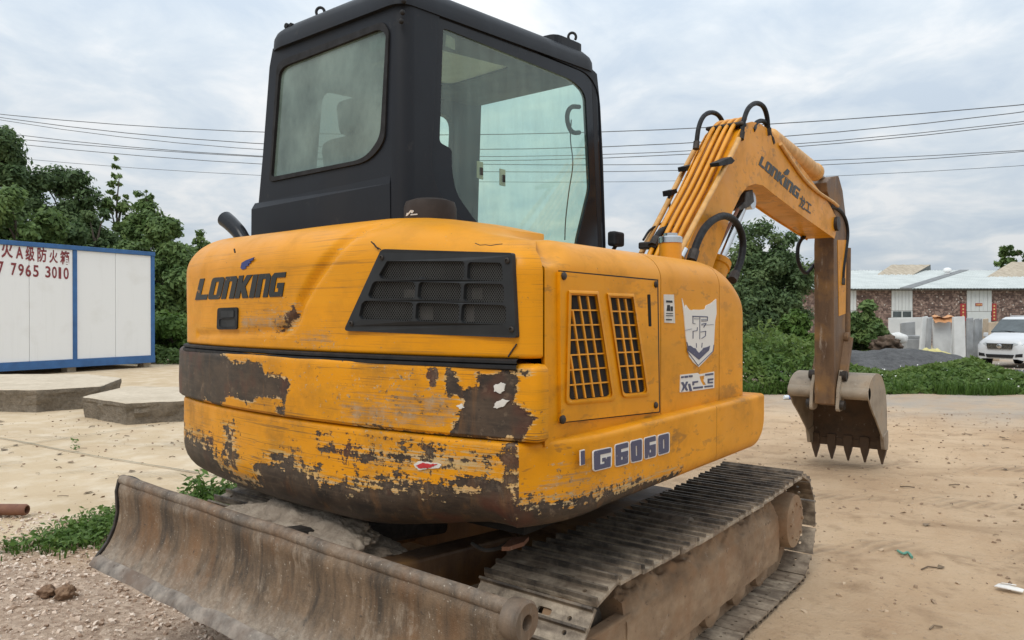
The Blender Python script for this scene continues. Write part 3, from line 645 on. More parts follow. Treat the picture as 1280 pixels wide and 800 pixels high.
# pressed surrounds of the two louvres, raised round their edge
for v in (vl, vr):
    cx = sum(p[0] for p in v) / len(v); cy = sum(p[1] for p in v) / len(v)
    big = [(cx + (x - cx) * 1.22, cy + (y - cy) * 1.10) for x, y in v]
    mb = MB(); k = len(v); V = []
    for lp_, o_ in ((big, .0102), ([(a[0] * .7 + b[0] * .3, a[1] * .7 + b[1] * .3) for a, b in zip(big, v)], .016), ([(a[0] * .35 + b[0] * .65, a[1] * .35 + b[1] * .65) for a, b in zip(big, v)], .016), (v, .002)):
        V.append([onX(x, y, XS + o_) for x, y in lp_])
    mb.grid(V, True); po = mb.build('louvre_pressing', 'yellow_side_paint', door, 60); setattr_f(po, 'wear', lambda co: 0.0); setattr_f(po, 'scuff_shade', lambda co: .1)
def louvre(quad, rows_, cols, w_in, partial):
    mb = MB(); TL, TR, BR, BL = quad
    L = lambda a, b, t: (a[0] + (b[0] - a[0]) * t, a[1] + (b[1] - a[1]) * t)
    hb = .9
    for r_ in range(1, rows_):
        t = r_ / rows_; a = L(TL, BL, t); b = L(TR, BR, t)
        mb.plate([(a[0] - 1, a[1] - hb), (b[0] + 1, b[1] - hb), (b[0] + 1, b[1] + hb), (a[0] - 1, a[1] + hb)], [], fX(.009), .009)
    for r_ in range(rows_):
        t0, t1 = r_ / rows_, (r_ + 1) / rows_; l0, l1, r0, r1 = L(TL, BL, t0), L(TL, BL, t1), L(TR, BR, t0), L(TR, BR, t1)
        k = 1
        while True:
            x0 = r0[0] - k * w_in; x1 = r1[0] - k * w_in; f0 = (x0 - l0[0]) / (r0[0] - l0[0]); f1 = (x1 - l1[0]) / (r1[0] - l1[0])
            if min(f0, f1) < .03: break
            y0 = l0[1] + (r0[1] - l0[1]) * f0; y1 = l1[1] + (r1[1] - l1[1]) * f1; s_ = .85
            mb.plate([(x0 - s_, y0 + hb), (x0 + s_, y0 + hb), (x1 + s_, y1 - hb), (x1 - s_, y1 - hb)], [], fX(.0088), .0085); k += 1
    o = mb.build('louvre_bars', 'pipe_yellow', door, 0)
louvre([z6(z) for z in ((132, 155), (262, 160), (337, 662), (124, 682))], 7, 4, 10.6, True); louvre([z6(z) for z in ((333, 167), (445, 172), (512, 640), (400, 650))], 7, 3, 9.3, False)
for q in (vl, vr, slot):
    mb = MB(); mb.plate([(sum(p[0] for p in q) / len(q) + (x - sum(p[0] for p in q) / len(q)) * 1.06, y) for x, y in q], [], fX(-.0005 + .0025), .002); mb.build('louvre_screen', 'screen_black' if False else 'dark_void', door, 0)
wm_ = MB()
for q in (vl, vr):
    xs_ = [p[0] for p in q]; ys_ = [p[1] for p in q]
    for sgn in (1, -1):
        k = min(xs_) - 160
        while k < max(xs_) + 160:
            seg = [(k + sgn * (v - min(ys_)) * .9, v) for v in np.linspace(min(ys_), max(ys_), 90)]; seg = [s_ for s_ in seg if inpoly(s_, q)]
            if len(seg) > 2: wm_.tube([onX(*seg[0], XS + .0045), onX(*seg[-1], XS + .0045)], .0007, 3, False)
            k += 2.3
wo = wm_.build('louvre_mesh', 'dark_steel', door, 0); wo['kind'] = 'stuff'
for z, r in (((97, 60), .011), ((557, 102), .011), ((557, 706), .011), ((92, 778), .012)):
    mb = MB(); mb.lathe(onX(*z6(z), XS + .01), (1, 0, 0), [(r, -.002), (r, .004), (r * .7, .007), (r * .3, .008)], 12); mb.build('door_bolt', 'dark_steel', door, 40)
# decals on the side
mb = MB(); mb.plate([z6(z) for z in ((601, 152), (650, 153), (656, 296), (604, 293))], [], fX(.003), .004); st = mb.build('warning_sticker', 'white_vinyl', exc, 0)
mb = MB()
for q in ([(612, 182), (642, 183), (643, 194), (612, 192)], [(618, 205), (630, 205), (632, 235), (614, 235)], [(634, 212), (645, 212), (645, 236), (635, 236)], [(612, 245), (646, 246), (646, 250), (612, 249)], [(612, 256), (646, 257), (646, 261), (612, 260)], [(612, 275), (640, 276), (640, 282), (612, 281)]):
    mb.plate([z6(z) for z in q], [], fX(.0042), .0012)
mb.build('sticker_print', 'grille_plastic', st, 0)
def ze(z): return (840 + z[0] / 5.93, 365 + z[1] / 5.926)
mb = MB(); mb.plate([ze(z) for z in ((75, 45), (88, 90), (98, 120), (105, 95), (118, 116), (130, 130), (150, 136), (162, 130), (205, 132), (245, 128), (255, 100), (290, 84), (328, 52), (331, 160), (320, 215), (318, 260), (312, 380), (300, 450), (250, 505), (200, 556), (158, 520), (130, 480), (112, 380), (104, 330), (100, 280), (92, 180))], [], fX(.003), .004)
em = mb.build('torn_emblem', 'white_sticker', exc, 0); mb = MB()
def stroke(pts, w_):
    for p, q in zip(pts[:-1], pts[1:]):
        d = Vector((q[0] - p[0], q[1] - p[1])).normalized(); n = Vector((-d.y, d.x)) * w_ / 2; e_ = d * w_ * .45
        mb.plate([ze((p[0] - n.x - e_.x, p[1] - n.y - e_.y)), ze((q[0] - n.x, q[1] - n.y)), ze((q[0] + n.x, q[1] + n.y)), ze((p[0] + n.x - e_.x, p[1] + n.y - e_.y))], [], fX(.0045), .0014)
for pts, w_ in (([(155, 180), (266, 184)], 7), ([(157, 184), (157, 232)], 4), ([(157, 232), (176, 236)], 3), ([(190, 262), (188, 286)], 3), ([(188, 286), (158, 290)], 4), ([(158, 290), (158, 345)], 4), ([(208, 188), (208, 350)], 3), ([(220, 206), (262, 206)], 5), ([(220, 216), (258, 216)], 3), ([(266, 186), (264, 216)], 3), ([(222, 238), (256, 232)], 5), ([(252, 238), (236, 262)], 5), ([(216, 296), (252, 290)], 4), ([(252, 290), (250, 325)], 4), ([(250, 325), (222, 345)], 4), ([(168, 199), (200, 199)], 3), ([(98, 285), (150, 272)], 1.6), ([(220, 246), (310, 240)], 1.6), ([(112, 372), (120, 400), (116, 440), (196, 545), (306, 440), (313, 392)], 4), ([(182, 380), (184, 412)], 3), ([(226, 378), (222, 412)], 3)): stroke(pts, w_)
mb.plate([ze(z) for z in ((116, 398), (140, 398), (160, 414), (178, 418), (184, 432), (202, 452), (224, 430), (236, 414), (262, 408), (284, 398), (276, 432), (202, 502), (124, 438))], [], fX(.0045), .0014)
mb.build('emblem_print', 'navy_number', em, 0, 0, 'stuff')
mb = MB(); mb.plate([z6(z) for z in ((684, 555), (770, 545), (778, 552), (852, 538), (852, 620), (740, 636), (682, 642))], [z6(z) for z in ((778, 560), (804, 556), (802, 588), (820, 600), (800, 606), (784, 584))] and [[z6(z) for z in ((778, 562), (804, 557), (801, 588), (812, 604), (796, 606), (784, 584))]], fX(.003), .004)
to = mb.build('torn_sticker', 'white_sticker', exc, 0); mb = MB()
for q in ([(688, 562), (700, 561), (700, 570), (688, 571)], [(704, 560), (722, 558), (722, 568), (704, 570)], [(726, 557), (744, 556), (744, 566), (726, 567)], [(808, 550), (848, 545), (848, 554), (808, 559)], [(686, 592), (698, 590), (706, 606), (712, 588), (722, 588), (712, 612), (722, 632), (712, 634), (704, 618), (696, 638), (688, 638), (698, 612)],
          [(722, 600), (732, 598), (742, 634), (730, 636)], [(744, 588), (772, 584), (772, 592), (752, 596), (752, 606), (744, 607)], [(820, 574), (848, 571), (848, 580), (828, 583), (828, 590), (846, 588), (846, 596), (820, 598)], [(748, 616), (796, 611), (796, 620), (748, 626)], [(804, 610), (846, 606), (846, 614), (804, 618)]):
    mb.plate([z6(z) for z in q], [], fX(.0045), .0014)
mb.build('sticker_print', 'navy_number', to, 0)
# model number on the skirt: squared digits with a white rim
SX = .93
def ng(mbw, mbn, quad, kind):
    f = quadmap(quad); a = lambda lp: [f(*p) for p in lp]
    O = roundpoly([(0, 0), (1, 0), (1, 1), (0, 1)], .12, 2)
    if kind == '0': o, h = O, [[(.42, .26), (.58, .26), (.58, .74), (.42, .74)]]
    elif kind == '6': o, h = [(0.05, 0), (.95, 0), (1, .06), (1, .60), (.42, .60), (.42, .76), (1, .76), (1, .94), (.95, 1), (.05, 1), (0, .94), (0, .06)], [[(.42, .24), (.58, .24), (.58, .38), (.42, .38)]]
    elif kind == 'G': o, h = [(0, .06), (.06, 0), (1, 0), (1, .55), (.5, .55), (.5, .36), (.64, .36), (.64, .24), (.36, .24), (.36, .76), (1, .76), (1, 1), (.06, 1), (0, .94)], []
    else: o, h = [(0, .35), (.5, .35), (.5, 1), (0, 1)], []
    c_ = [(sum(p[0] for p in o) / len(o), sum(p[1] for p in o) / len(o))] if False else None
    wh = [[(.5 + (x - .5) * .45, .5 + (y - .5) * .86) for x, y in q] for q in h] if kind == '0' else []
    mbw.plate(a([(-.07 + x * 1.14, -.05 + y * 1.10) for x, y in (O if kind not in 'L' else o)]), [a(q) for q in wh], fX(.0025, SX), .004)
    mbn.plate(a(o), [a(q) for q in h], fX(.0042, SX), .0017)
for k_, q in (('L', [(727, 591), (736, 588.5), (736, 562), (726.5, 564.5)]), ('G', [(743.5, 588.5), (763.5, 583.5), (764, 560), (743, 564.5)]), ('6', [(770.5, 583), (785.5, 579), (785.5, 553), (770, 557)]), ('0', [(790, 578), (802.7, 575), (802.7, 549), (789, 552.5)]), ('6', [(807, 573.5), (820, 570), (820, 545), (806.5, 548.5)]), ('0', [(824, 568.8), (836.5, 565), (836.5, 541.5), (823.5, 545)])):
    mw, mn = MB(), MB(); ng(mw, mn, q, k_); no = mw.build('number_character', 'white_sticker', exc, 0); mn.build('character_face', 'navy_number', no, 0)
# filler tube, pre-cleaner, exhaust, mirror, side grille at the far left
mb = MB(); pf = onX(838, 300, .60); mb.lathe((pf.x, pf.y, 1.46), (0, 0, 1), [(.048, 0), (.048, .135)], 24); ft = mb.build('filler_tube', 'pipe_yellow', exc, 40)
mb = MB(); mb.lathe((pf.x, pf.y, 1.595), (0, 0, 1), [(.051, 0), (.051, .024), (.047, .028), (.03, .029), (.03, .042), (.01, .042)], 24); mb.build('filler_cap', 'chrome', ft, 40)
pc = onY(538, 281, -.80)
mb = MB(); mb.lathe((pc.x, pc.y, 1.56), (0, 0, 1), [(.075, 0), (.080, .04), (.090, .05), (.094, .055), (.094, .105), (.088, .125), (.06, .135), (.02, .137)], 32); pr = mb.build('air_precleaner', 'cap_brown', exc, 35)
mb = MB()
def fpc(u, v, w_):
    a = R(-110 + u * 36); return (pc.x + (.0955 + w_) * math.cos(a), pc.y + (.0955 + w_) * math.sin(a), 1.63 + v * .02)
for q in ([(0, 0), (.25, .1), (.5, .55), (.62, .3), (.75, .65), (.7, .85), (.5, .95), (.3, .5), (.12, .55)], [(.5, 0), (1, 0), (1, .2), (.5, .2)]): mb.plate(q, [], fpc, .002)
mb.build('precleaner_logo', 'white_vinyl', pr, 0)
ex_ = [onY(a, b, -.92) for a, b in ((307, 304), (300, 292), (294, 285), (288, 279), (282, 274))]
mb = MB(); n_ = len(spline(ex_, 5)); mb.tube(spline(ex_, 5), [.030 + .006 * i / n_ for i in range(n_)], 18, False); mb.tube(spline(ex_, 5), [.026 + .006 * i / n_ for i in range(n_)], 18, False); mb.build('exhaust_pipe', 'frit_black', exc, 50)
mb = MB(); pm = onX(770, 299, .12); mb.box((pm.x, pm.y, pm.z), (.05, .10, .075)); mo = mb.build('mirror', 'rubber', exc, 0, .012)
mb = MB(); mb.tube([(pm.x, pm.y, pm.z - .03), (pm.x - .06, pm.y - .02, pm.z - .14)], .010, 8); mb.build('mirror_stem', 'dark_steel', mo, 40)
pl_ = onY(234, 370, -.93)
mb = MB(); mb.box((-.982, -.86, 1.39), (.03, .30, .34)); sg = mb.build('side_grille', 'grille_plastic', exc, 0, .012)
pass
mb = MB()
for k in range(7): mb.box((-1.0, -.86, 1.26 + k * .043), (.014, .27, .012))
mb.build('grille_slats', 'rubber', sg, 0, 0, 'stuff')
mb = MB(); mb.tube([(-.98, -.95, 1.168), (-1.02, -.85, 1.168), (-1.30, -.1, 1.16)], .012, 8); mb.build('mirror_bar', 'pipe_tan', exc, 40)

# ---- cab
CX = -.03; CRY = -.75
cab = empty('cab'); cab.parent = exc
def fCr(o=0.0): return lambda u, v, w_: (lambda p: (p.x, p.y - w_, p.z))(onY(u, v, CRY - o))
def fCs(o=0.0): return lambda u, v, w_: (lambda p: (p.x + w_, p.y, p.z))(onX(u, v, CX + o))
leftX = lambda z: -1.0 + .135 * max(0, z - 1.55)
roofz = lambda y: 2.466 + .07 * (y + .75)
# rear wall
gas = roundpoly([(338.5, 228), (348.5, 78), (481, 28), (488, 40), (482.5, 178), (462, 203)], [4, 12, 10, 5, 14, 18], 6)
gls = roundpoly([(341, 222), (351.5, 86), (476, 38), (484.5, 44), (477, 172), (458, 199)], [4, 12, 10, 5, 12, 16], 6)
toXZ = lambda q: [(lambda p: (p.x, p.z))(onY(a, b, CRY)) for a, b in q]
wallo = [(-1.01, 1.15), (-1.0, 1.62), (leftX(2.0), 2.0), (leftX(2.40), 2.40), (-.86, roofz(-.75) + .01), (-.095, roofz(-.75) + .01), (-.085, 1.15)]
fR = lambda o: (lambda u, v, w_: (u, CRY - o - w_, v))
mb = MB(); mb.plate(wallo, [toXZ(gas)], fR(0), .035); cw_ = mb.build('rear_wall', 'cab_black', cab, 0, .004)
mb = MB(); mb.plate(toXZ(gas), [toXZ(gls)], fR(.008), .03); mb.build('window_seal', 'rubber', cab, 0, .004)
mb = MB(); mb.pane(toXZ(gls), fR(-.006)); rg = mb.build('rear_window', 'rear_glass', cab, 0)
mb = MB(); mb.plate(toXZ([(459.5, 52), (479, 45), (478, 59), (459, 65)]), [], fR(-.013), .001); mat_plain('green_vinyl', (.03, .30, .22), .5, 0, .2, 30); mb.build('window_label', 'green_vinyl', rg, 0)
# pressed ridge under the rear window
mb = MB(); q0, q1 = onY(322, 262, CRY), onY(478, 231, CRY)
mb.grid([[(-1.0, CRY, q0.z + .03), (-1.0, CRY - .018, q0.z), (-1.01, CRY - .018, 1.2)], [(-.10, CRY, q1.z + .03), (-.10, CRY - .003, q1.z), (-.09, CRY - .003, 1.2)]]); mb.build('rear_ledge', 'cab_black', cab, 0)
# rounded corner post
mb = MB(); rows = []
for k in range(9):
    a = R(-90 + 90 * k / 8); rows.append([(-.09 + .06 * math.cos(a) - (.0 if z < 2 else .02 * (z - 2)) * 0, -.69 + .06 * math.sin(a), z) for z in np.linspace(1.15, roofz(-.72) + .012, 12)])
rows = [[(x - .005 if i == 0 else x, y, z) for x, y, z in r_] for i, r_ in enumerate(rows)]
mb.grid(rows); mb.build('corner_post', 'cab_black', cab, 60)
mb = MB(); rows = []
for k in range(9):
    a = R(180 + 90 * k / 8); rows.append([(leftX(z) + .06 + .06 * math.cos(a), -.69 + .06 * math.sin(a), z) for z in np.linspace(1.15, roofz(-.72) + .012, 12)])
mb.grid(rows); mb.build('corner_post', 'cab_black', cab, 60)
for p in ((498.5, 5), (497, 19), (495.5, 30)):
    q = onY(*p, CRY); mb = MB(); mb.lathe((q.x + .03, q.y - .002, q.z), (.25, -1, 0), [(.010, -.004), (.010, .004), (.006, .008), (.002, .009)], 12); mb.build('bolt', 'rubber', cab, 40)
# right wall with its large window
toYZ = lambda q: [(lambda p: (p.y, p.z))(onX(a, b, CX)) for a, b in q]
frit = roundpoly([(549, 21), (559, 17), (737, 93), (749, 118), (757, 330), (640, 330), (588, 283), (551, 246), (539.5, 212)], [5, 6, 14, 10, 4, 4, 20, 14, 14], 6)
glr = roundpoly([(555.5, 36), (563, 38), (716, 100), (733, 116), (739, 235), (723, 302), (722, 326), (640, 326), (604, 287), (572, 243), (566.5, 214), (566, 186), (551, 178)], [3, 3, 16, 14, 8, 8, 3, 3, 14, 14, 10, 5, 5], 5)
rwall = [(-.69, 1.15), (-.69, roofz(-.69) + .01), (.60, roofz(.60) + .02), (.665, roofz(.66)), (.70, 2.40), (.73, 2.1), (.757, 1.67), (.76, 1.15)]
fS = lambda o: (lambda u, v, w_: (CX + o + w_, u, v))
mb = MB(); mb.plate(rwall, [toYZ(frit)], fS(0), .035); mb.build('right_wall', 'cab_black', cab, 0, .004)
mb = MB(); mb.plate(toYZ(frit), [toYZ(glr)], fS(-.006), .02); mb.build('side_window_border', 'frit_black', cab, 0, .002)
mb = MB(); mb.pane(toYZ(glr), fS(-.012)); swin = mb.build('side_window', 'side_glass', cab, 0)
mb = MB(); mb.plate(toYZ([(562, 42), (573, 48), (573, 62), (561, 57)]), [], fS(-.018), .001); mat_plain('brown_vinyl', (.16, .14, .09), .6, 0, .3, 30); mb.build('window_label', 'brown_vinyl', swin, 0)
# left wall with its door window, front frame and windscreen
lw = [(-.69, 1.15), (-.69, roofz(-.69) + .01), (.66, roofz(.66)), (.76, 1.67), (.76, 1.15)]
lh = roundpoly([(-.48, 1.62), (-.48, 2.36), (.44, 2.42), (.50, 1.62)], .08, 5)
fL = lambda o: (lambda u, v, w_: (leftX(v) - o - w_, u, v))
mb = MB(); mb.plate(lw, [lh], fL(0), .04); mb.build('left_wall', 'cab_black', cab, 0, .004)
mb = MB(); mb.pane(lh, fL(-.01)); mb.build('door_window', 'front_glass', cab, 0)
fy = lambda z: .765 - .11 * max(0, z - 1.6)
fF = lambda o: (lambda u, v, w_: (u, fy(v) + o + w_, v))
fo = [(-1.0, 1.15), (leftX(2.54), 2.575), (-.035, 2.575), (-.035, 1.15)]
fh = roundpoly([(-.925, 1.40), (-.885, 2.535), (-.10, 2.535), (-.10, 1.40)], .05, 5)
mb = MB(); mb.plate(fo, [fh], fF(0), .04); mb.build('front_frame', 'cab_black', cab, 0, .004)
mb = MB(); mb.pane(fh, fF(-.01)); mb.build('windscreen', 'front_glass', cab, 0)
# lining inside, floor, seat, handle, latches, cable
mb = MB(); ceil_h = roundpoly([(-.66, -.40), (-.24, -.44), (-.18, .12), (-.62, .16)], .05, 3)
mb.plate([(-.88, -.70), (-.06, -.70), (-.06, .60), (-.88, .60)], [ceil_h], lambda u, v, w_: (u, v, roofz(v) - .035 + w_), .01); mb.plate([(-.97, -.70), (-.06, -.70), (-.06, .72), (-.97, .72)], [], lambda u, v, w_: (u, v, 1.24 + w_), .02)
mb.build('cab_lining', 'cab_lining', cab, 0)
mb = MB(); mb.plate(ceil_h, [], lambda u, v, w_: (u, v, roofz(v) - .03 + w_), .004); mat_plain('hatch_panel', (.62, .66, .60), .5, 0, .1, 9); mb.build('roof_hatch', 'hatch_panel', cab, 0)
st_ = empty('seat'); st_.parent = cab
mb = MB(); mb.box((-.50, -.26, 1.52), (.48, .46, .14)); mb.build('seat_cushion', 'seat_cloth', st_, 0, .04)
mb = MB(); mb.box((-.52, -.50, 1.80), (.46, .12, .58), Matrix.Rotation(R(8), 3, 'X')); mb.build('seat_back', 'seat_cloth', st_, 0, .05)
mb = MB(); mb.box((-.52, -.53, 2.17), (.26, .09, .16), Matrix.Rotation(R(8), 3, 'X')); mb.build('headrest', 'seat_cloth', st_, 0, .035)
mb = MB(); mb.box((-.16, .30, 1.50), (.16, .5, .30)); mb.build('console', 'cab_lining', cab, 0, .03)
mb = MB(); mb.tube(spline([onX(a, b, -.07) for a, b in ((724, 134), (715, 134), (710, 140), (709, 150), (712, 161), (717, 166), (724, 166))], 5), .012, 8); mb.build('grab_handle', 'rubber', cab, 50)
for a, b in ((600, 213), (628, 222)):
    p = onX(a, b, CX - .02); mb = MB(); mb.box(p, (.006, .040, .075)); la = mb.build('window_latch', 'beige_plastic', cab, 0, .002); mb = MB(); mb.box(p + Vector((.004, .002, -.005)), (.012, .018, .032)); mb.build('latch_catch', 'core_grey', la, 0, .002)
mb = MB(); mb.tube(spline([onX(a, b, -.05) for a, b in ((714, 150), (713, 175), (716, 205), (711, 240), (707, 275), (706, 300))], 5), .003, 6); mb.build('cable', 'rubber', cab, 50)
# roof cap
rpl = roundpoly([(-.905, -.768), (-.025, -.768), (-.02, .68), (-.90, .68)], [.13, .07, .12, .14], 7)
ccx, ccy = -.48, -.03; rows = []
for ins, dz in ((.035, -.004), (.0, 0), (.0, .012), (.002, .05), (.012, .075), (.035, .098), (.07, .112), (.15, .122), (.30, .128)):
    rows.append([(x - (x - ccx) / .47 * ins, y - (y - ccy) / .74 * ins, roofz(y) + dz - .02 * max(0, (-.6 - x)) ) for x, y in rpl])
mb = MB(); mb.grid(rows, True); mb.add(rows[-1], [tuple(range(len(rpl)))]); mb.build('roof', 'cab_black', cab, 45)
mb = MB(); rr_ = roundpoly([(-.34, .30), (-.05, .30), (-.05, .58), (-.34, .58)], .06, 4); mb.plate(rr_, [], lambda u, v, w_: (u, v, roofz(v) + .138 + w_ ), .06); mb.build('roof_hump', 'cab_black', cab, 0, .02)
for px, py, Y_ in ((401, 16, -.45), (715, 47, .50)):
    p = onY(px, py, Y_); mb = MB(); c_ = []
    for k in range(13): a = R(-40 + 260 * k / 12); c_.append((p.x + .020 * math.cos(a) * .8, p.y + .020 * math.cos(a) * .6, p.z + .022 * math.sin(a)))
    mb.tube(c_, .007, 8); mb.tube([(p.x, p.y, p.z - .02), (p.x, p.y, p.z - .05)], .012, 8); mb.build('lifting_eye', 'rubber', cab, 50)
p = onY(367, 35, -.72); mb = MB(); mb.box(p, (.035, .02, .02)); mb.cyl(p + Vector((.015, -.012, .0)), (0, 1, 0), .010, .03, 10); mb.cyl(p + Vector((-.018, -.012, .004)), (0, 1, 0), .013, .03, 10); mb.box(p + Vector((0, 0, -.025)), (.014, .014, .05)); mb.build('roof_clip', 'rubber', cab, 0, .003)

# ---- undercarriage
RZ, RR, YA, YB = .270, .243, -.85, .88; PITCH = .135
Ls = YB - YA; Lt = 2 * Ls + 2 * math.pi * RR; NS = int(round(Lt / PITCH)); PT = Lt / NS
def loop(s_):
    """point (Y, z), tangent and outward normal at a distance along the track"""
    s_ %= Lt
    if s_ < Ls:
        t = s_ / Ls; sag = -.024 * math.sin(math.pi * t); return (YA + s_, RZ + RR + sag), (1, 0), (0, 1)
    s_ -= Ls
    if s_ < math.pi * RR: a = math.pi / 2 - s_ / RR; return (YB + RR * math.cos(a), RZ + RR * math.sin(a)), (math.sin(a), -math.cos(a)), (math.cos(a), math.sin(a))
    s_ -= math.pi * RR
    if s_ < Ls: return (YB - s_, RZ - RR), (-1, 0), (0, -1)
    s_ -= Ls; a = -math.pi / 2 - s_ / RR; return (YA + RR * math.cos(a), RZ + RR * math.sin(a)), (math.sin(a), -math.cos(a)), (math.cos(a), math.sin(a))
def shoe_mesh():
    mb = MB(); hp_ = PT / 2 - .004
    circ = lambda x, y, r, n=8: [(x + r * math.cos(2 * math.pi * k / n), y + r * math.sin(2 * math.pi * k / n)) for k in range(n)]
    ob = lambda x, y, a, b: roundpoly([(x - a, y - b), (x + a, y - b), (x + a, y + b), (x - a, y + b)], b * .9, 3)
    holes = [circ(.135, -.020, .0075), circ(.135, .020, .0075), circ(-.135, -.020, .0075), circ(-.135, .020, .0075), ob(.05, .021, .024, .010), ob(-.05, .021, .024, .010)]
    mb.plate([(-.2, -hp_), (.2, -hp_), (.2, hp_), (-.2, hp_)], holes, lambda u, v, w_: (u, v, w_ + .004), .009)
    for v, h in ((-hp_ + .006, .022), (0, .020), (hp_ - .006, .022)):
        a = .0065; V = [(x, v + s_ * a * (1 if z == .004 else .55), z) for x in (-.199, .199) for z in (.004, h) for s_ in (-1, 1)]
        mb.add(V, [(0, 1, 3, 2), (4, 6, 7, 5), (0, 2, 6, 4), (1, 5, 7, 3), (2, 3, 7, 6)])
    return mb
for side in (1, -1):
    xc = .76 * side
    mb = MB()
    for k in range(NS):     # chain links between the shoes and the wheels
        (y, z), t, n = loop((k + .5) * PT)
        for dx in (-.055, .055):
            M = Matrix(((1, 0, 0), (0, t[0], n[0]), (0, t[1], n[1])))
            mb.box((xc + dx, y - n[0] * .036, z - n[1] * .036), (.028, PT * .96, .060), M)
        mb.cyl((xc, y - n[0] * .04 - t[0] * PT / 2, z - n[1] * .04 - t[1] * PT / 2), (1, 0, 0), .022, .14, 10)
    tr_ = mb.build('crawler_track', 'frame_dust', exc, 40)
    sh0 = None
    for k in range(NS):
        (y, z), t, n = loop((k + .5) * PT)
        if sh0 is None: sh = shoe_mesh().build('track_shoe', 'shoe_steel', tr_, 0); sh0 = sh
        else: sh = copy_obj(sh0, tr_)
        j = rnd.uniform(-.012, .012)
        M = Matrix(((1, 0, 0, xc + rnd.uniform(-.003, .003)), (0, t[0], n[0], y), (0, t[1], n[1], z), (0, 0, 0, 1))); sh.matrix_local = M @ Matrix.Rotation(j, 4, 'X')
    # frame beam with lumpy dust on it
    mb = MB(); rows = []
    sec_ = [(.60, .13), (.75, .125), (.885, .135), (.892, .20), (.892, .28), (.888, .345), (.86, .395), (.82, .43), (.74, .45), (.66, .45), (.60, .43), (.58, .28)]
    s2 = []
    for i in range(len(sec_)):
        a, b = Vector(sec_[i]), Vector(sec_[(i + 1) % len(sec_)])
        for q in range(8): s2.append(a.lerp(b, q / 8))
    for y in np.linspace(-.68, .78, 160):
        sh_ = 1 - .35 * sstep(-.44, -.68, y) if y < -.44 else 1
        row = []
        for p in s2:
            m_ = sstep(.33, .42, p.y) ; d = .022 * noise.noise(Vector((p.x * 9, y * 7, p.y * 9 + side * 5))) * (.30 + m_) + .030 * m_ * noise.fractal(Vector((p.x * 16, y * 13, p.y * 16 + 3)), 1, 2, 4) + .007 * noise.noise(Vector((p.x * 30, y * 25, p.y * 30)))
            zz = .28 + (p.y - .28) * sh_; row.append(((p.x + d * .4) * side, y, zz + d))
        rows.append(row)
    mb.grid(rows, True); mb.add(rows[0], [tuple(range(len(s2)))]); mb.add(rows[-1], [tuple(range(len(s2)))])
    fr_ = mb.build('track_frame', 'frame_dust', exc, 60)
    mb = MB(); mb.lathe((.70 * side, .90, .30), (side, 0, 0), [(.130, 0), (.130, .20), (.124, .228), (.10, .234), (.02, .236)], 32); hb = mb.build('drive_hub', 'frame_dust', fr_, 40)
    mb = MB()
    for k in range(8): a = k * math.pi / 4; mb.cyl((.937 * side, .90 + .085 * math.cos(a), .30 + .085 * math.sin(a)), (1, 0, 0), .009, .010, 6)
    mb.build('hub_bolts', 'frame_dust', hb, 0, 0, 'stuff')
    mb = MB(); prof = []
    for k in range(44):
        a = 2 * math.pi * k / 44; r = .205 if k % 4 < 2 else .172; prof.append((.88 + r * math.cos(a), .27 + r * math.sin(a)))
    mb.plate(prof, [], lambda u, v, w_: (xc + .025 + w_, u, v), .05); mb.build('sprocket', 'dark_steel', fr_, 0)
    mb = MB(); mb.lathe((xc - .05, YA, .27), (1, 0, 0), [(.06, -.03), (.06, 0), (.175, .01), (.178, .025), (.205, .03), (.205, .07), (.178, .075), (.175, .09), (.06, .10), (.06, .13)], 32); mb.build('idler_wheel', 'shoe_steel', fr_, 40)
    mb = MB(); mb.bar((.862 * side, -.64, .27), (.862 * side, -.90, .27), .045, .15); mb.cyl((.875 * side, -.90, .27), (1, 0, 0), .075, .05, 20); mb.build('idler_yoke', 'frame_dust', fr_, 0, .008)
    for y in (-.50, -.22, .06, .34, .62):
        mb = MB(); mb.lathe((xc - .10, y, .125), (1, 0, 0), [(.03, -.02), (.07, 0), (.075, .03), (.055, .04), (.055, .16), (.075, .17), (.07, .20), (.03, .22)], 18); mb.build('track_roller', 'frame_dust', fr_, 40)
    mb = MB(); mb.cyl((xc, -.1, .475), (1, 0, 0), .045, .16, 16); mb.build('carrier_roller', 'shoe_steel', fr_, 40)
mb = MB(); mb.box((0, -.05, .40), (1.15, .80, .22)); mb.bar((.2, -.3, .42), (.62, -.62, .36), .22, .16); mb.bar((-.2, -.3, .42), (-.62, -.62, .36), .22, .16); mb.build('carbody', 'arm_steel', exc, 0, .02)
mb = MB(); mb.lathe((0, -.05, .50), (0, 0, 1), [(.44, 0), (.44, .05), (.40, .06), (.40, .10), (.46, .11), (.46, .19)], 40); mb.build('slewing_ring', 'dark_steel', exc, 40)
# dozer blade
bl = empty('dozer_blade', (0, 0, -.014)); bl.parent = exc; bl.rotation_euler.y = .020
BX0, BX1 = -.90, .99
fp = [(-1.402, .645), (-1.412, .615), (-1.408, .575), (-1.408, .53), (-1.418, .48), (-1.438, .43), (-1.468, .39), (-1.49, .372)]
fpd = spline([(0, y, z) for y, z in fp], 4)
mb = MB(); rows = []; xs_ = np.linspace(BX0, BX1, 90)
for p in fpd: rows.append([(x, p.y + .006 * noise.noise(Vector((x * 3, p.z * 6, 2))) + .0025 * noise.noise(Vector((x * 20, p.z * 20, 5))), p.z) for x in xs_])
bk = [[(x, y + .022, z) for x, y, z in r_] for r_ in rows]
mb.grid(rows + bk[::-1]); n_ = len(rows)
for e_ in (0, -1): mb.add([r_[e_] for r_ in rows] + [r_[e_] for r_ in bk[::-1]], [tuple(range(2 * n_))])
mb.build('blade_plate', 'blade_face', bl, 40)
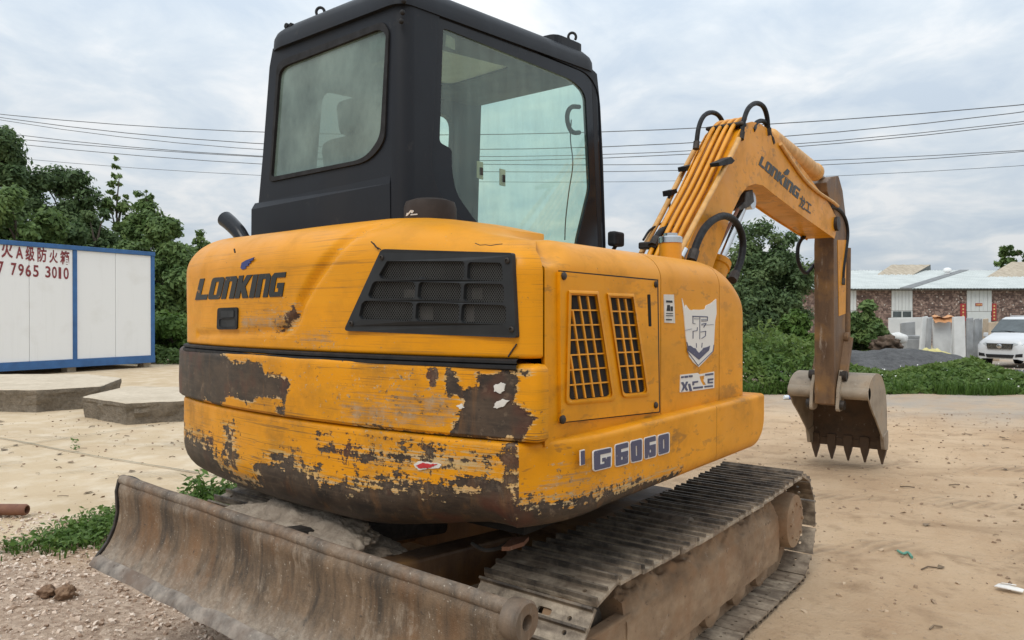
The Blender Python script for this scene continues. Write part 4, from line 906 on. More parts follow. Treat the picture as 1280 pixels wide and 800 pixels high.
mb = MB(); mb.tube([(x, -1.392 + .003 * noise.noise(Vector((x * 5, 0, 0))),   .650 + .004 * noise.noise(Vector((x * 4, 3, 0)))) for x in np.linspace(BX0 - .005, BX1 + .01, 60)], .0185, 16); mb.build('top_tube', 'blade_face', bl, 50)
mb = MB(); rows = []
for y, z in ((-1.474, .386), (-1.488, .379), (-1.505, .359), (-1.509, .351), (-1.498, .347), (-1.46, .368)): rows.append([(x, y + .004 * noise.noise(Vector((x * 9, z * 9, 2))), z + .004 * noise.noise(Vector((x * 8, 5, 2)))) for x in np.linspace(BX0 - .015, BX1 + .015, 70)])
mb.grid(rows); mb.add([r_[0] for r_ in rows], [tuple(range(6))]); mb.add([r_[-1] for r_ in rows], [tuple(range(6))]); mb.build('cutting_edge', 'blade_edge', bl, 40)
mb = MB(); mb.plate([(-1.36, .66), (-1.408, .655), (-1.418, .61), (-1.414, .53), (-1.424, .48), (-1.45, .425), (-1.50, .365), (-1.45, .35), (-1.36, .46)], [], lambda u, v, w_: (BX0 - .002 + w_, u, v), .014); mb.build('end_plate', 'dark_steel', bl, 0, .002)
mb = MB(); mb.lathe((BX1 + .012, -1.395, .632), (1, 0, 0), [(.046, -.03), (.048, -.012), (.048, .010), (.042, .016), (.018, .016), (.016, -.01), (.002, -.012)], 28); mb.build('tube_boss', 'blade_steel', bl, 40)
mb = MB(); mb.tube(spline([onY(a, b, -1.36) for a, b in ((150, 601), (160, 600), (169, 604), (173, 608))], 4), .014, 8); mb.build('hose_stub', 'hose', bl, 50)
for sx in (-.34, .30):
    mb = MB(); mb.bar((sx, -1.39, .47), (sx * .9, -.45, .38), .11, .14); mb.build('blade_arm', 'arm_steel', exc, 0, .01)
mb = MB(); mb.bar((-.02, -1.36, .56), (-.02, -.55, .46), .09, .09); mb.build('blade_ram', 'dark_steel', exc, 0, .02)
# dusty heap of soil lying on the blade arms and frame
def lump(name, c, r, mat, parent, seed, amp=.35, f=3.0, sub=4):
    bm = bmesh.new(); bmesh.ops.create_icosphere(bm, subdivisions=sub, radius=1)
    for v in bm.verts:
        n = noise.fractal(v.co * f + Vector((seed, seed * 2, 0)), 1.0, 2.1, 5); n += .10 * noise.fractal(v.co * 11, 1, 2, 4) if sub > 5 else 0; v.co *= 1 + amp * n; v.co = Vector((c[0] + v.co.x * r[0], c[1] + v.co.y * r[1], c[2] + v.co.z * r[2]))
    me = bpy.data.meshes.new(name); bm.to_mesh(me); bm.free(); me.materials.append(MATS[mat]); me.shade_smooth(); o = bpy.data.objects.new(name, me); col.objects.link(o)
    if parent: o.parent = parent
    return o
lump('caked_mud', (-.14, -1.12, .50), (.40, .18, .115), 'dry_mud', exc, 3, .24, 2.0, 6)
mb = MB(); q = [(627, 684), (640, 672), (661, 671), (655, 678), (636, 684)]; mb.plate(q, [], lambda u, v, w_: (lambda p: (p.x, p.y, p.z + w_))(onZ(u, v, .60)), .012); mb.build('bent_plate', 'pipe_rust', exc, 0)
mb = MB(); mb.tube(spline([onZ(a, b, .58) for a, b in ((590, 680), (606, 688), (622, 686), (634, 680))], 4), .006, 6); mb.build('loose_hose', 'core_grey', exc, 50)

# ---- boom, arm, bucket
def fXp(x): return lambda u, v, w_: (x + w_, u, v)
BO = [(.20, 1.10)] + [(.71, 1.686), (.983, 1.948), (1.25, 2.232), (1.338, 2.315), (1.42, 2.366), (1.52, 2.396), (1.66, 2.411), (1.82, 2.406), (2.021, 2.385), (2.6, 2.256), (3.18, 2.118), (3.36, 2.05), (3.40, 1.97), (3.331, 1.888), (2.5, 1.972), (1.85, 2.050), (1.70, 2.070), (1.56, 2.060), (1.44, 2.030), (1.33, 1.965), (1.206, 1.855), (.93, 1.535), (.58, 1.06)]
bx0, bx1 = .29, .50
boom = MB(); boom.plate(BO, [], fXp(bx1 - .004), bx1 - bx0 - .008); boom = boom.build('boom', 'boom_paint', exc, 0, .004)
for x in (bx1, bx0 + .008):    # side plates stand proud of top and bottom plates
    cx_, cz_ = 1.5, 1.8; mb = MB(); P_ = [Vector(p) for p in BO]; n_ = len(P_); outp = []
    for i in range(n_):
        t = (P_[(i + 1) % n_] - P_[i - 1]).normalized(); outp.append(P_[i] + Vector((-t.y, t.x)) * .010)
    mb.plate([(p.x, p.y) for p in outp], [], fXp(x), .008); mb.build('side_plate', 'boom_paint', boom, 0, .002)
def alongX(pts, X_, n=5): return spline([onX(a, b, X_) for a, b in pts], n)
# word mark on the boom
qb = quadmap([(948, 206), (997, 249), (1000.5, 237), (952, 195)])
fb = lambda u, v, w_: (lambda p: (p.x + w_, p.y, p.z))(onX(*qb(u, v), bx1 + .002))
mb = MB(); wordmark(mb, 'LONKING', fb, .003, .06)
V, F = glyphs('龙工', .02); qc = quadmap([(998, 258.5), (1013, 268.5), (1014.5, 255), (1000, 242.5)])
mb.add([fb_ for fb_ in [(lambda p: (p.x + .0012, p.y, p.z))(onX(*qc(*v), bx1 + .002)) for v in V]], F)
mb.plate([(979, 216), (984, 211), (987, 214), (985, 219), (981, 219)], [], lambda u, v, w_: (lambda p: (p.x + w_, p.y, p.z))(onX(u, v, bx1 + .002)), .003)
mb.build('boom_lettering', 'boom_decal', boom, 0)
# pipes up the back of the boom
back = [Vector((y, z)) for y, z in ((.30, 1.24), (.71, 1.686), (.983, 1.948), (1.25, 2.232), (1.345, 2.325), (1.43, 2.380), (1.53, 2.408))]
for x in (.325, .365, .405, .445):
    mb = MB(); mb.tube(spline([(x + (.02 * (p.y - 1.7)), p.x - .018, p.y + .018) for p in back], 6), .0125, 8); mb.build('hydraulic_pipe', 'pipe_yellow', boom, 50)
mb = MB(); mb.tube(alongX([(845, 322), (854, 306), (872, 272), (900, 220), (917, 187), (923, 174)], bx1 + .02), .014, 10); rp_ = mb.build('hydraulic_pipe', 'pipe_tan', boom, 50)
mb = MB(); mb.tube(alongX([(801, 318), (808, 304), (828, 266), (850, 222), (869, 186)], .235), .015, 10); mb.build('hydraulic_pipe', 'pipe_tan', boom, 50)
for pts, X_ in (([(857, 208), (868, 205), (869, 212), (858, 214)], .27), ([(898, 203), (914, 196), (919, 201), (915, 205), (899, 208)], bx1 + .02), ([(838, 238), (846, 236), (847, 241), (839, 245)], .235)):
    mb = MB(); mb.plate(pts, [], lambda u, v, w_: (lambda p: (p.x + w_, p.y, p.z))(onX(u, v, X_ + .02)), .05); mb.build('pipe_clamp', 'rubber', boom, 0, .003)
def hose(pts, X_, r, name='hose', mat='hose', parent=None, fit=True):
    P_ = alongX(pts, X_, 6); mb = MB(); mb.tube(P_, r, 10); h = mb.build(name, mat, parent or boom, 60)
    if fit:
        for a, b in ((P_[0], P_[2]), (P_[-1], P_[-3])):
            mb = MB(); mb.cyl(a, (b - a), r * 1.35, r * 3.2, 8); mb.build('hose_fitting', 'dark_steel', h, 40)
    return h
hose([(870, 182), (873, 160), (879, 146), (888, 141), (897, 144), (903, 153), (905, 160)], .32, 0.0136)
hose([(926, 170), (929, 152), (935, 136), (944, 129.5), (953, 133), (958, 145), (960, 165)], .50, 0.0144)
hose([(941, 161), (946, 153), (954, 152), (959, 160), (964, 176)], .49, 0.0136)
hose([(866, 320), (872, 302), (881, 285), (893, 274), (906, 270), (918, 276), (926, 290), (928.5, 308), (925, 328), (917, 346)], .55, 0.0192)
hose([(1042, 258), (1051, 265), (1057, 277), (1059, 293), (1057, 312), (1054, 335), (1053, 352)], .47, 0.0160)
hose([(1004, 296), (998, 306), (997, 322), (1001, 335), (1008, 341), (1017, 332)], .30, 0.0144)
hose([(818, 303), (824, 292), (834, 284), (843, 282)], .33, 0.0176)
hose([(804, 300), (812, 288), (823, 281), (833, 276), (837, 262), (836, 246)], .24, .006, 'cable', 'rubber', None, False)
for c_, d_ in (((812, 307), (.10, .06, .035)), ((848, 304), (.16, .06, .05)), ((868, 306), (.06, .05, .06)), ((907, 159), (.22, .07, .022)), ((920, 160), (.12, .05, .02)), ((967, 180), (.08, .09, .06)), ((975, 182), (.07, .05, .04))):
    mb = MB(); mb.box(onX(*c_, .40 if c_[0] > 840 else .30), d_); mb.build('manifold_block', 'dark_steel', boom, 0, .008)
for a, b in (((856, 312), (851, 322)), ((867, 314), (862, 324))):
    mb = MB(); mb.tube([onX(*a, .53), onX(*b, .53)], .016, 10); mb.build('hose_fitting', 'chrome', boom, 40)
# rams
def ram(a, m, b, X_, rb, rr_, name, matb):
    e_ = empty(name); e_.parent = exc; A, M_, B = onX(*a, X_), onX(*m, X_), onX(*b, X_)
    x = (M_ - A).normalized(); mb = MB(); mb.lathe(A, x, [(rb * .6, -rb * .4), (rb, 0), (rb, (M_ - A).length - .05), (rb * 1.12, (M_ - A).length - .045), (rb * 1.12, (M_ - A).length - .005), (rb * .7, (M_ - A).length)], 22); mb.build('barrel', matb, e_, 40)
    mb = MB(); mb.tube([M_, B], rr_, 14); mb.cyl(B, (1, 0, 0), rr_ * 2, .10, 16); mb.build('rod', 'chrome', e_, 40); return e_
ram((962, 172), (1019, 216), (1037, 230), .395, .060, .026, 'arm_ram', 'pipe_tan')
ram((868, 420), (899, 327), (931, 252), .395, .062, .026, 'boom_ram', 'boom_paint')
mb = MB(); A_, B_ = onX(893, 318, .47), onX(922, 262, .47); mb.tube([A_, B_], .010, 8); mb.build('ram_pipe', 'pipe_rust', boom, 40)
mb = MB(); mb.plate([(921, 262), (931, 252), (932, 240), (941, 237), (943, 252), (936, 259), (926, 263)], [], lambda u, v, w_: (lambda p: (p.x + w_, p.y, p.z))(onX(u, v, .46)), .13); mb.build('ram_bracket', 'dark_steel', boom, 0, .006)
mb = MB(); mb.tube(alongX([(975, 180), (990, 203), (1006, 225), (1022, 240), (1040, 252), (1047, 258)], .51), .012, 8); mb.build('hydraulic_pipe', 'pipe_tan', boom, 50)
# arm
ax0, ax1 = .315, .465
ap = [(1042, 305), (1044, 268), (1034, 240), (1033, 228), (1039, 221), (1048, 220), (1053, 238), (1057, 270), (1059, 300), (1057, 350), (1056.5, 430), (1056, 470), (1052, 508), (1043, 506), (1042.5, 400)]
apz = [(lambda p: (p.y, p.z))(onX(a, b, ax1)) for a, b in ap]
mb = MB(); mb.plate(apz, [], fXp(ax1), ax1 - ax0); arm = mb.build('arm', 'arm_steel', exc, 0, .006)
mb = MB(); pv = onX(1044, 280, .5); mb.cyl((.395, pv.y, pv.z), (1, 0, 0), .055, .26, 20); mb.build('arm_pin', 'dark_steel', arm, 40)
for X_, px in ((ax1 + .004, (1046, 1056)),):
    mb = MB(); mb.plate([(1047, 300), (1058, 300), (1057, 392), (1049, 395)], [], lambda u, v, w_: (lambda p: (p.x + w_, p.y, p.z))(onX(u, v, X_)), .004); mb.build('wear_plate', 'boom_paint', arm, 0)
mb = MB(); a, b = onX(1058, 310, .44), onX(1057, 425, .44); mb.tube([a + Vector((0, .02, 0)), b + Vector((0, .03, 0))], .030, 14); mb.build('bucket_ram', 'arm_steel', arm, 40)
mb = MB(); a, b = onX(1057, 425, .44), onX(1064, 432, .44); mb.tube([onX(1056, 420, .45), onX(1055.5, 470, .45)], .020, 10); mb.build('hose', 'hose', arm, 40)
# bucket: shell, two side plates, lip tube, five teeth, ears and links
bu = empty('bucket'); bu.parent = exc; U0, U1 = .085, .70
shp = [(3.56, .628), (3.545, .66), (3.55, .70), (3.60, .755), (3.72, .80), (3.88, .81), (4.04, .77), (4.16, .68), (4.225, .56), (4.25, .42), (4.255, .28), (4.25, .165)]
sd = spline([(0, a, b) for a, b in shp], 4); o_ = [(p.y, p.z) for p in sd]; P_ = [Vector(p) for p in o_]; inn = []
for i in range(len(P_)):
    t = (P_[min(i + 1, len(P_) - 1)] - P_[max(0, i - 1)]).normalized(); inn.append(P_[i] + Vector((t.y, -t.x)) * .02)
mb = MB(); mb.plate(o_ + [(p.x, p.y) for p in inn[::-1]], [], fXp(U1 - .012), U1 - U0 - .024); mb.build('bucket_shell', 'bucket_steel', bu, 40)
mb = MB(); mb.plate([(p.x, p.y) for p in inn] + [(p.x, p.y) for p in [q + (Vector((3.8, .4)) - q).normalized() * .003 for q in inn[::-1]]], [], fXp(U1 - .0145), U1 - U0 - .029); mb.build('inner_lining', 'bucket_inside', bu, 40)
sp2 = o_ + [(4.16, .17), (4.02, .30), (3.82, .44), (3.66, .54)]
for x in (U1, U0 + .012):
    mb = MB(); mb.plate(sp2, [], fXp(x), .012); mb.build('side_plate', 'bucket_steel', bu, 0, .003)
    mb = MB(); mb.plate([(4.27, .30), (4.285, .20), (4.26, .13), (4.13, .15), (4.08, .27)], [], fXp(x + .006), .03); mb.build('side_cutter', 'bucket_steel', bu, 0, .004)
mb = MB(); mb.tube([(U0, 3.575, .665), (U1, 3.575, .665)], .05, 16); mb.build('lip_tube', 'bucket_steel', bu, 40)
mb = MB(); mb.box(((U0 + U1) / 2, 4.24, .165), (U1 - U0, .035, .07)); mb.build('lip', 'bucket_inside', bu, 0, .004)
t0 = None
for k in range(5):
    x = U0 + .035 + (U1 - U0 - .07) * k / 4
    if t0 is None:
        mb = MB(); rows = []
        for z, wx, wy in ((.23, .036, .03), (.15, .036, .032), (.09, .026, .026), (.045, .014, .018), (.006, .007, .009)): rows.append([(s_ * wx, 4.238 + e_ * wy, z) for s_, e_ in ((-1, -1), (1, -1), (1, 1), (-1, 1))])
        mb.grid(rows, True); mb.add(rows[-1], [(0, 1, 2, 3)]); mb.add(rows[0], [(3, 2, 1, 0)]); t0 = mb.build('tooth', 'bucket_inside', bu, 0, .003); t0.location.x = x
    else: copy_obj(t0, bu).location.x = x
for x in (.285, .485):
    mb = MB(); mb.plate(roundpoly([(3.47, .52), (3.62, .52), (3.70, .78), (3.60, .86), (3.50, .70)], .04, 4), [], fXp(x + .012), .024); mb.build('bucket_ear', 'bucket_steel', bu, 0, .004)
    for y, z in ((3.53, .57), (3.60, .80)):
        mb = MB(); mb.cyl((x + (.02 if x > .4 else -.02), y, z), (1, 0, 0), .038, .05, 18); mb.build('bucket_pin', 'dark_steel', bu, 40)
for x in (.30, .48):
    mb = MB(); mb.bar((x, 3.62, .78), (x, 3.80, 1.10), .03, .10, (1, 0, 0)); mb.cyl((x, 3.80, 1.10), (1, 0, 0), .045, .04, 18); mb.build('bucket_link', 'arm_steel', exc, 0, .006)

# ================================================================ SURROUNDINGS
# ---- site container of white panels in a blue frame
m = MT('container_white', .45); a_ = m.noise((7, 7, .5), 6, .65); b_ = m.noise(1.3, 5, .6); c_ = m.mix(m.ramp(a_, .55, .78, 0, .3), (.84, .845, .84), (.66, .66, .64)); c_ = m.mix(m.ramp(b_, .55, .75, 0, .3), c_, (.62, .60, .55)); m.col(c_)
mat_plain('container_blue', (.035, .12, .30), .45, 0, .18, 5)
mat_plain('maroon_paint', (.22, .035, .04), .6, 0, .25, 9)
A0, B0 = onZ(0, 470.5), onZ(193, 458); A0.z = B0.z = 0
cxd = (A0 - B0).normalized(); LEN = 6.05; cnv = Vector((cxd.y, -cxd.x, 0)); cnv = cnv if cnv.dot(B0 - CAM) > 0 else -cnv
con = tag(empty('site_container'), 'white panelled site container in a blue frame with dark red Chinese lettering', 'container')
HC = 2.90
def cpt(l, d_, z): return B0 + cxd * l + cnv * d_ + Vector((0, 0, z))
def cbox(mb, l0, l1, d0, d1, z0, z1):
    P_ = [cpt(l, d_, z) for l in (l0, l1) for d_ in (d0, d1) for z in (z0, z1)]
    mb.add(P_, [(0, 1, 3, 2), (4, 6, 7, 5), (0, 4, 5, 1), (2, 3, 7, 6), (0, 2, 6, 4), (1, 5, 7, 3)])
mid = [l for l in np.linspace(0, LEN, 2000) if True]
def lat_px(p): v = p - CAM; return 640 + FPX * v.dot(VR) / v.dot(VD)
lm = min(mid, key=lambda l: abs(lat_px(cpt(l, 0, 1)) - 94))
posts = [0.04, lm, 2 * lm - .02, LEN - .04]
for q in posts:
    mb = MB(); cbox(mb, q - .045, q + .045, -.012, .08, .28, HC - .10); mb.build('corner_post' if q in (posts[0], posts[-1]) else 'middle_post', 'container_blue', con, 0, .006)
mb = MB(); cbox(mb, -.01, LEN, -.02, .10, .10, .28); mb.build('bottom_rail', 'container_blue', con, 0, .006)
mb = MB(); cbox(mb, -.01, LEN, -.03, .10, HC - .10, HC); mb.build('top_rail', 'container_blue', con, 0, .006)
mb = MB(); cbox(mb, 0, LEN, .10, 2.4, HC - .06, HC - .01); mb.build('roof', 'container_white', con, 0)
mb = MB(); cbox(mb, 0, LEN, .10, 2.4, .12, .2); cbox(mb, -.0, .03, .1, 2.4, .2, HC - .08); cbox(mb, LEN - .03, LEN, .1, 2.4, .2, HC - .08); cbox(mb, 0.03, LEN - .03, 2.37, 2.4, .2, HC - .08); mb.build('body', 'container_white', con, 0)
for l in (.1, lm, 2 * lm, LEN - .15):
    mb = MB(); cbox(mb, l - .1, l + .1, .15, .4, -.02, .1); mb.build('foot', 'concrete_block', con, 0)
for a, b in zip(posts[:-1], posts[1:]):
    k = 2; 
    for j in range(k):
        l0 = a + .045 + (b - a - .09) * j / k; l1 = a + .045 + (b - a - .09) * (j + 1) / k
        mb = MB(); cbox(mb, l0 + .004, l1 - .004, .012 + .003 * ((j * 7) % 3), .06, .285, HC - .102); mb.build('panel', 'container_white', con, 0, .004)
cn = B0 - cxd.cross(Vector((0, 0, 1))) * 0
def onC(px, py, off=.004):
    a = sight(px, py); n = cnv; P0 = B0 - cnv * (off - .011); t = (P0 - CAM).dot(n) / a.dot(n); return CAM + a * t
lt_ = MB()
def zt(z): return (z[0] / 2.424, 150 + z[1] / 2.424)
def put(mb, txt, box, fn, bold=.0):
    V, F = glyphs(txt, bold); qm = quadmap([zt(z) for z in box]); mb.add([fn(*qm(*v)) for v in V], F)
for ch, x0, x1, y0, y1 in (('火', 5, 40, 369, 418), ('A', 49, 71, 384, 420), ('级', 78, 106, 382, 428), ('防', 114, 142, 386, 431), ('火', 150, 176, 394, 434), ('箱', 183, 211, 396, 438)):
    s_ = .07 * (x1 - x0) / 2; put(lt_, ch, [(x0, y1 - s_), (x1, y1 + s_), (x1, y0 + s_), (x0, y0 - s_)], onC, .025)
for ch, x0, x1, y0, y1 in (('7', -6, 12, 428, 468), ('7', 34, 51, 433, 471), ('9', 56, 73, 436, 473), ('6', 78, 95, 438, 475), ('5', 101, 118, 440, 476), ('3', 138, 154, 443, 478), ('0', 158, 173, 444, 480), ('1', 178, 186, 446, 481), ('0', 193, 209, 447, 483)):
    s_ = .8; put(lt_, ch, [(x0, y1 - s_), (x1, y1 + s_), (x1, y0 + s_), (x0, y0 - s_)], onC, .02)
lo = lt_.build('wall_lettering', 'maroon_paint', con, 0, recalc=False)

# ---- broken concrete blocks, rusty pipe, stones and litter in the yard
def block(name, pts, h, label, seed):
    P_ = [onZ(a, b) for a, b in pts]; c = sum(P_, Vector()) / len(P_); mb = MB(); rr = random.Random(seed); ring = []
    n = len(P_)
    for i in range(n):
        a, b = P_[i], P_[(i + 1) % n]; k = max(2, int((b - a).length / .09))
        for j in range(k): ring.append(a.lerp(b, j / k))
    rows = []
    for z, ins in ((-.05, .02), (h * .25, .02), (h * .5, 0), (h * .72, .0), (h * .80, -.015), (h * .97, -.015), (h, .0), (h, .06)):
        row = []
        for p in ring:
            d = (c - p); d.z = 0; d = d.normalized(); r_ = .030 * noise.noise(Vector((p.x * 5, p.y * 5, z * 9 + seed))) + .035 * noise.noise(Vector((p.x * 14, p.y * 14, z * 20)))
            if z > h * .75: r_ *= .3
            q = p + d * (ins + r_); row.append((q.x, q.y, z + .006 * noise.noise(Vector((q.x * 6, q.y * 6, 3)))))
        rows.append(row)
    mb.grid(rows, True); mb.add([r_ for r_ in rows[-1]], [tuple(range(len(ring)))])
    o = mb.build(name, 'concrete_block', None, 30); o.data.materials.append(MATS['concrete_broken'])
    for p in o.data.polygons:
        if p.center.z < h - .012: p.material_index = 1
    return tag(o, label, 'concrete block', 'broken concrete blocks in the yard')
block('concrete_block', [(-90, 512), (45, 514), (125, 508), (150, 495), (110, 489), (-60, 489)], .29, 'long broken concrete block lying at the left edge behind the other', 3)
block('concrete_block', [(104, 520), (157, 529.5), (262, 524), (250, 506), (160, 504)], .25, 'nearer broken concrete block beside the counterweight', 8)
a, b = onZ(-60, 637, .04), onZ(33, 637.5, .04)
pp = tag(empty('steel_pipe', (0, 0, 0)), 'short rusty steel pipe end lying on the concrete at the left edge', 'pipe')
mb = MB(); mb.lathe(a, (b - a), [(.036, 0), (.036, (b - a).length - .012), (.030, (b - a).length), (.024, (b - a).length + .001), (.022, (b - a).length - .04), (.003, (b - a).length - .041)], 20); mb.build('tube', 'pipe_rust', pp, 40)
mb = MB(); mb.lathe(a - (b - a).normalized() * .02, (b - a), [(.036, 0), (.046, .004), (.046, .05), (.036, .054)], 20); mb.build('coupling', 'pipe_rust', pp, 40)
for (px, py), r, lb in (((57, 738), .034, 'round brown clod on the gravel, the left of two together'), ((81, 738), .040, 'larger knobbly brown clod on the gravel, the right of two together')):
    p = onZ(px, py, .06); p.z = gh(p.x, p.y) + r * .6; tag(lump('clod', p, (r, r, r * .85), 'brown_stone', None, px, .42, 1.9, 4), lb, 'clod', 'clods on the gravel heap')
def scatter(name, n, fn, smin, smax, mat, seed, flat=.7):
    rr = random.Random(seed); V = []; F = []
    base = [Vector(v) for v in ((1, 0, 0), (-1, 0, 0), (0, 1, 0), (0, -1, 0), (0, 0, 1), (0, 0, -1), (.7, .7, .5), (-.7, .6, .5), (.6, -.7, -.4))]
    FO = [(0, 6, 4), (6, 2, 4), (2, 7, 4), (7, 1, 4), (1, 3, 4), (3, 0, 4), (0, 2, 6), (2, 1, 7), (0, 3, 5), (3, 1, 5), (1, 2, 5), (2, 0, 5)]
    for _ in range(n):
        q = fn(rr)
        if q is None: continue
        x, y = q; s_ = smin + (smax - smin) * rr.random() ** 3; o = len(V); M = Matrix.Rotation(rr.random() * 6.3, 3, 'Z') @ Matrix.Rotation(rr.random() * .8, 3, 'X')
        z = gh(x, y) + s_ * .15
        for v in base[:8]: k = v * s_ * rr.uniform(.6, 1.25); k.z *= flat; k = M @ k; V.append((x + k.x, y + k.y, z + k.z))
        F += [tuple(i + o for i in f) for f in FO]
    mb = MB(); mb.v = V; mb.f = F; return tag(mb.build(name, mat, None, 0), kind='stuff')
st = MT('pebble_mat', .9); r_ = st.island(); st.col(st.mix(st.ramp(r_, .2, .8), st.mix(st.ramp(r_, 0, .4), (.24, .155, .10), (.52, .38, .28)), (.66, .55, .45))).bump(st.noise(60, 4), .004)
def heap(rr):
    for _ in range(40):
        x, y = rr.uniform(-3.6, .4), rr.uniform(-2.7, -.2)
        if y < -.55 + .25 * (x + 2.5) and rr.random() < .9: return x, y
    return None
scatter('gravel', 15000, heap, .003, .017, 'pebble_mat', 2)
gm = MT('grit_mat', .95); gm.col(gm.mix(gm.island(), (.20, .13, .08), (.50, .38, .26)))
scatter('grit', 4200, lambda rr: (rr.uniform(-1, 5), rr.uniform(-1, 9)), .003, .018, 'grit_mat', 5)
scatter('grit', 900, lambda rr: (rr.uniform(-9, -2.9), rr.uniform(-1, 5)), .004, .020, 'brown_stone', 6, .4)
tw = MT('twig_mat', .9); tw.col(tw.mix(tw.island(), (.10, .07, .045), (.26, .19, .12)))
rr = random.Random(4); mb = MB()
for k in range(260):
    if k < 150: x, y = rr.uniform(-9, -3), rr.uniform(-1, 5)
    else: x, y = rr.uniform(1, 5), rr.uniform(.5, 8)
    a_ = rr.random() * 6.3; l = rr.uniform(.02, .11); z = gh(x, y) + .006; p0 = Vector((x, y, z)); d_ = Vector((math.cos(a_), math.sin(a_), 0)) * l
    if rr.random() < .55: mb.tube([p0, p0 + d_ * .5 + Vector((-d_.y * .15, d_.x * .15, .006)), p0 + d_], rr.uniform(.002, .005), 4)
    else:
        n_ = Vector((-d_.y, d_.x, 0)) * rr.uniform(.15, .32); mb.add([p0, p0 + d_ * .5 + n_ + Vector((0, 0, .012)), p0 + d_, p0 + d_ * .5 - n_ + Vector((0, 0, .004))], [(0, 1, 2, 3)])
tag(mb.build('twigs_and_leaves', 'twig_mat', None, 0), kind='stuff')
mat_plain('paper_white', (.68, .66, .62), .8, 0, .1, 20); mat_plain('bottle_plastic', (.62, .66, .70), .3, 0, .1, 20); mat_plain('bottle_blue', (.05, .12, .42), .4, 0, .1, 20); mat_plain('green_strip', (.09, .26, .19), .5, 0, .1, 20)
p = onZ(1262, 737); tg = empty('paper_scrap', (p.x, p.y, gh(p.x, p.y))); tag(tg, 'crumpled white paper scrap lying on the dirt near the right edge', 'paper scrap')
mb = MB(); q = [(-.055, -.02), (-.04, .022), (.0, .03), (.06, .012), (.055, -.018), (.0, -.026)]; V = [(x, y, .010 + .014 * abs(math.sin(x * 60 + y * 40))) for x, y in q]; mb.add(V + [(x, y, z - .004) for x, y, z in V] + [(0, 0, .034)], [(i, (i + 1) % 6, 12) for i in range(6)] + [(i, (i + 1) % 6, (i + 1) % 6 + 6, i + 6) for i in range(6)]); mb.build('sheet', 'paper_white', tg, 0)
mb = MB(); mb.add([(-.03, .005, .036), (.03, .012, .036), (.03, -.006, .037), (-.025, -.006, .037)], [(0, 1, 2, 3)]); mb.build('folded_flap', 'paper_white', tg, 0)
p = onZ(989, 498, .0); bt = empty('plastic_bottle', (p.x, p.y, gh(p.x, p.y) + .035), R(50)); tag(bt, 'discarded clear drink bottle with blue label on the far dirt left of the bucket', 'bottle')
mb = MB(); mb.lathe((-.12, 0, 0), (1, 0, 0), [(.028, 0), (.032, .01), (.032, .05), (.032, .17), (.014, .21), (.014, .235)], 14); mb.build('bottle_body', 'bottle_plastic', bt, 40)
mb = MB(); mb.lathe((-.05, 0, 0), (1, 0, 0), [(.0328, 0), (.0328, .07)], 14); mb.build('bottle_label', 'bottle_blue', bt, 40); mb = MB(); mb.lathe((.115, 0, 0), (1, 0, 0), [(.016, 0), (.016, .02)], 12); mb.build('bottle_cap', 'bottle_blue', bt, 40)
mb = MB(); mb.tube([Vector((q.x, q.y, gh(q.x, q.y) + .012)) for q in spline([onZ(a, b) for a, b in ((1123, 691), (1130, 694), (1136, 693), (1141, 698))], 4)], .007, 6); tag(mb.build('plastic_strip', 'green_strip', None, 40), 'thin green plastic strip curled on the dirt', 'plastic strip')

# ---- foliage
def leaf_mat(name, c0, c1, c2, trans=.35):
    m = MT(name, .55); r_ = m.island(); t_ = m.attr('tone')
    c = m.mix(r_, c0, c1); c = m.mix(m.ramp(t_, .35, 1.0, 0, .85), c, c2); m.col(c)
    tl = m.n('ShaderNodeBsdfTranslucent'); m.link(c, tl.inputs[0]); mx = m.n('ShaderNodeMixShader'); mx.inputs[0].default_value = trans
    m.link(m.b.outputs[0], mx.inputs[1]); m.link(tl.outputs[0], mx.inputs[2]); m.link(mx.outputs[0], m.o.inputs[0]); m.b.inputs['Specular IOR Level'].default_value = .25
leaf_mat('leaf_dark', (.068, .115, .050), (.118, .180, .070), (.165, .225, .085))
leaf_mat('leaf_mid', (.080, .138, .046), (.140, .215, .066), (.20, .275, .085))
leaf_mat('leaf_bright', (.060, .115, .022), (.10, .18, .035), (.15, .23, .055))
leaf_mat('leaf_weed', (.052, .105, .022), (.10, .17, .036), (.17, .23, .055))
mat_plain('bark', (.085, .065, .05), .9, 0, .35, 20, .01)
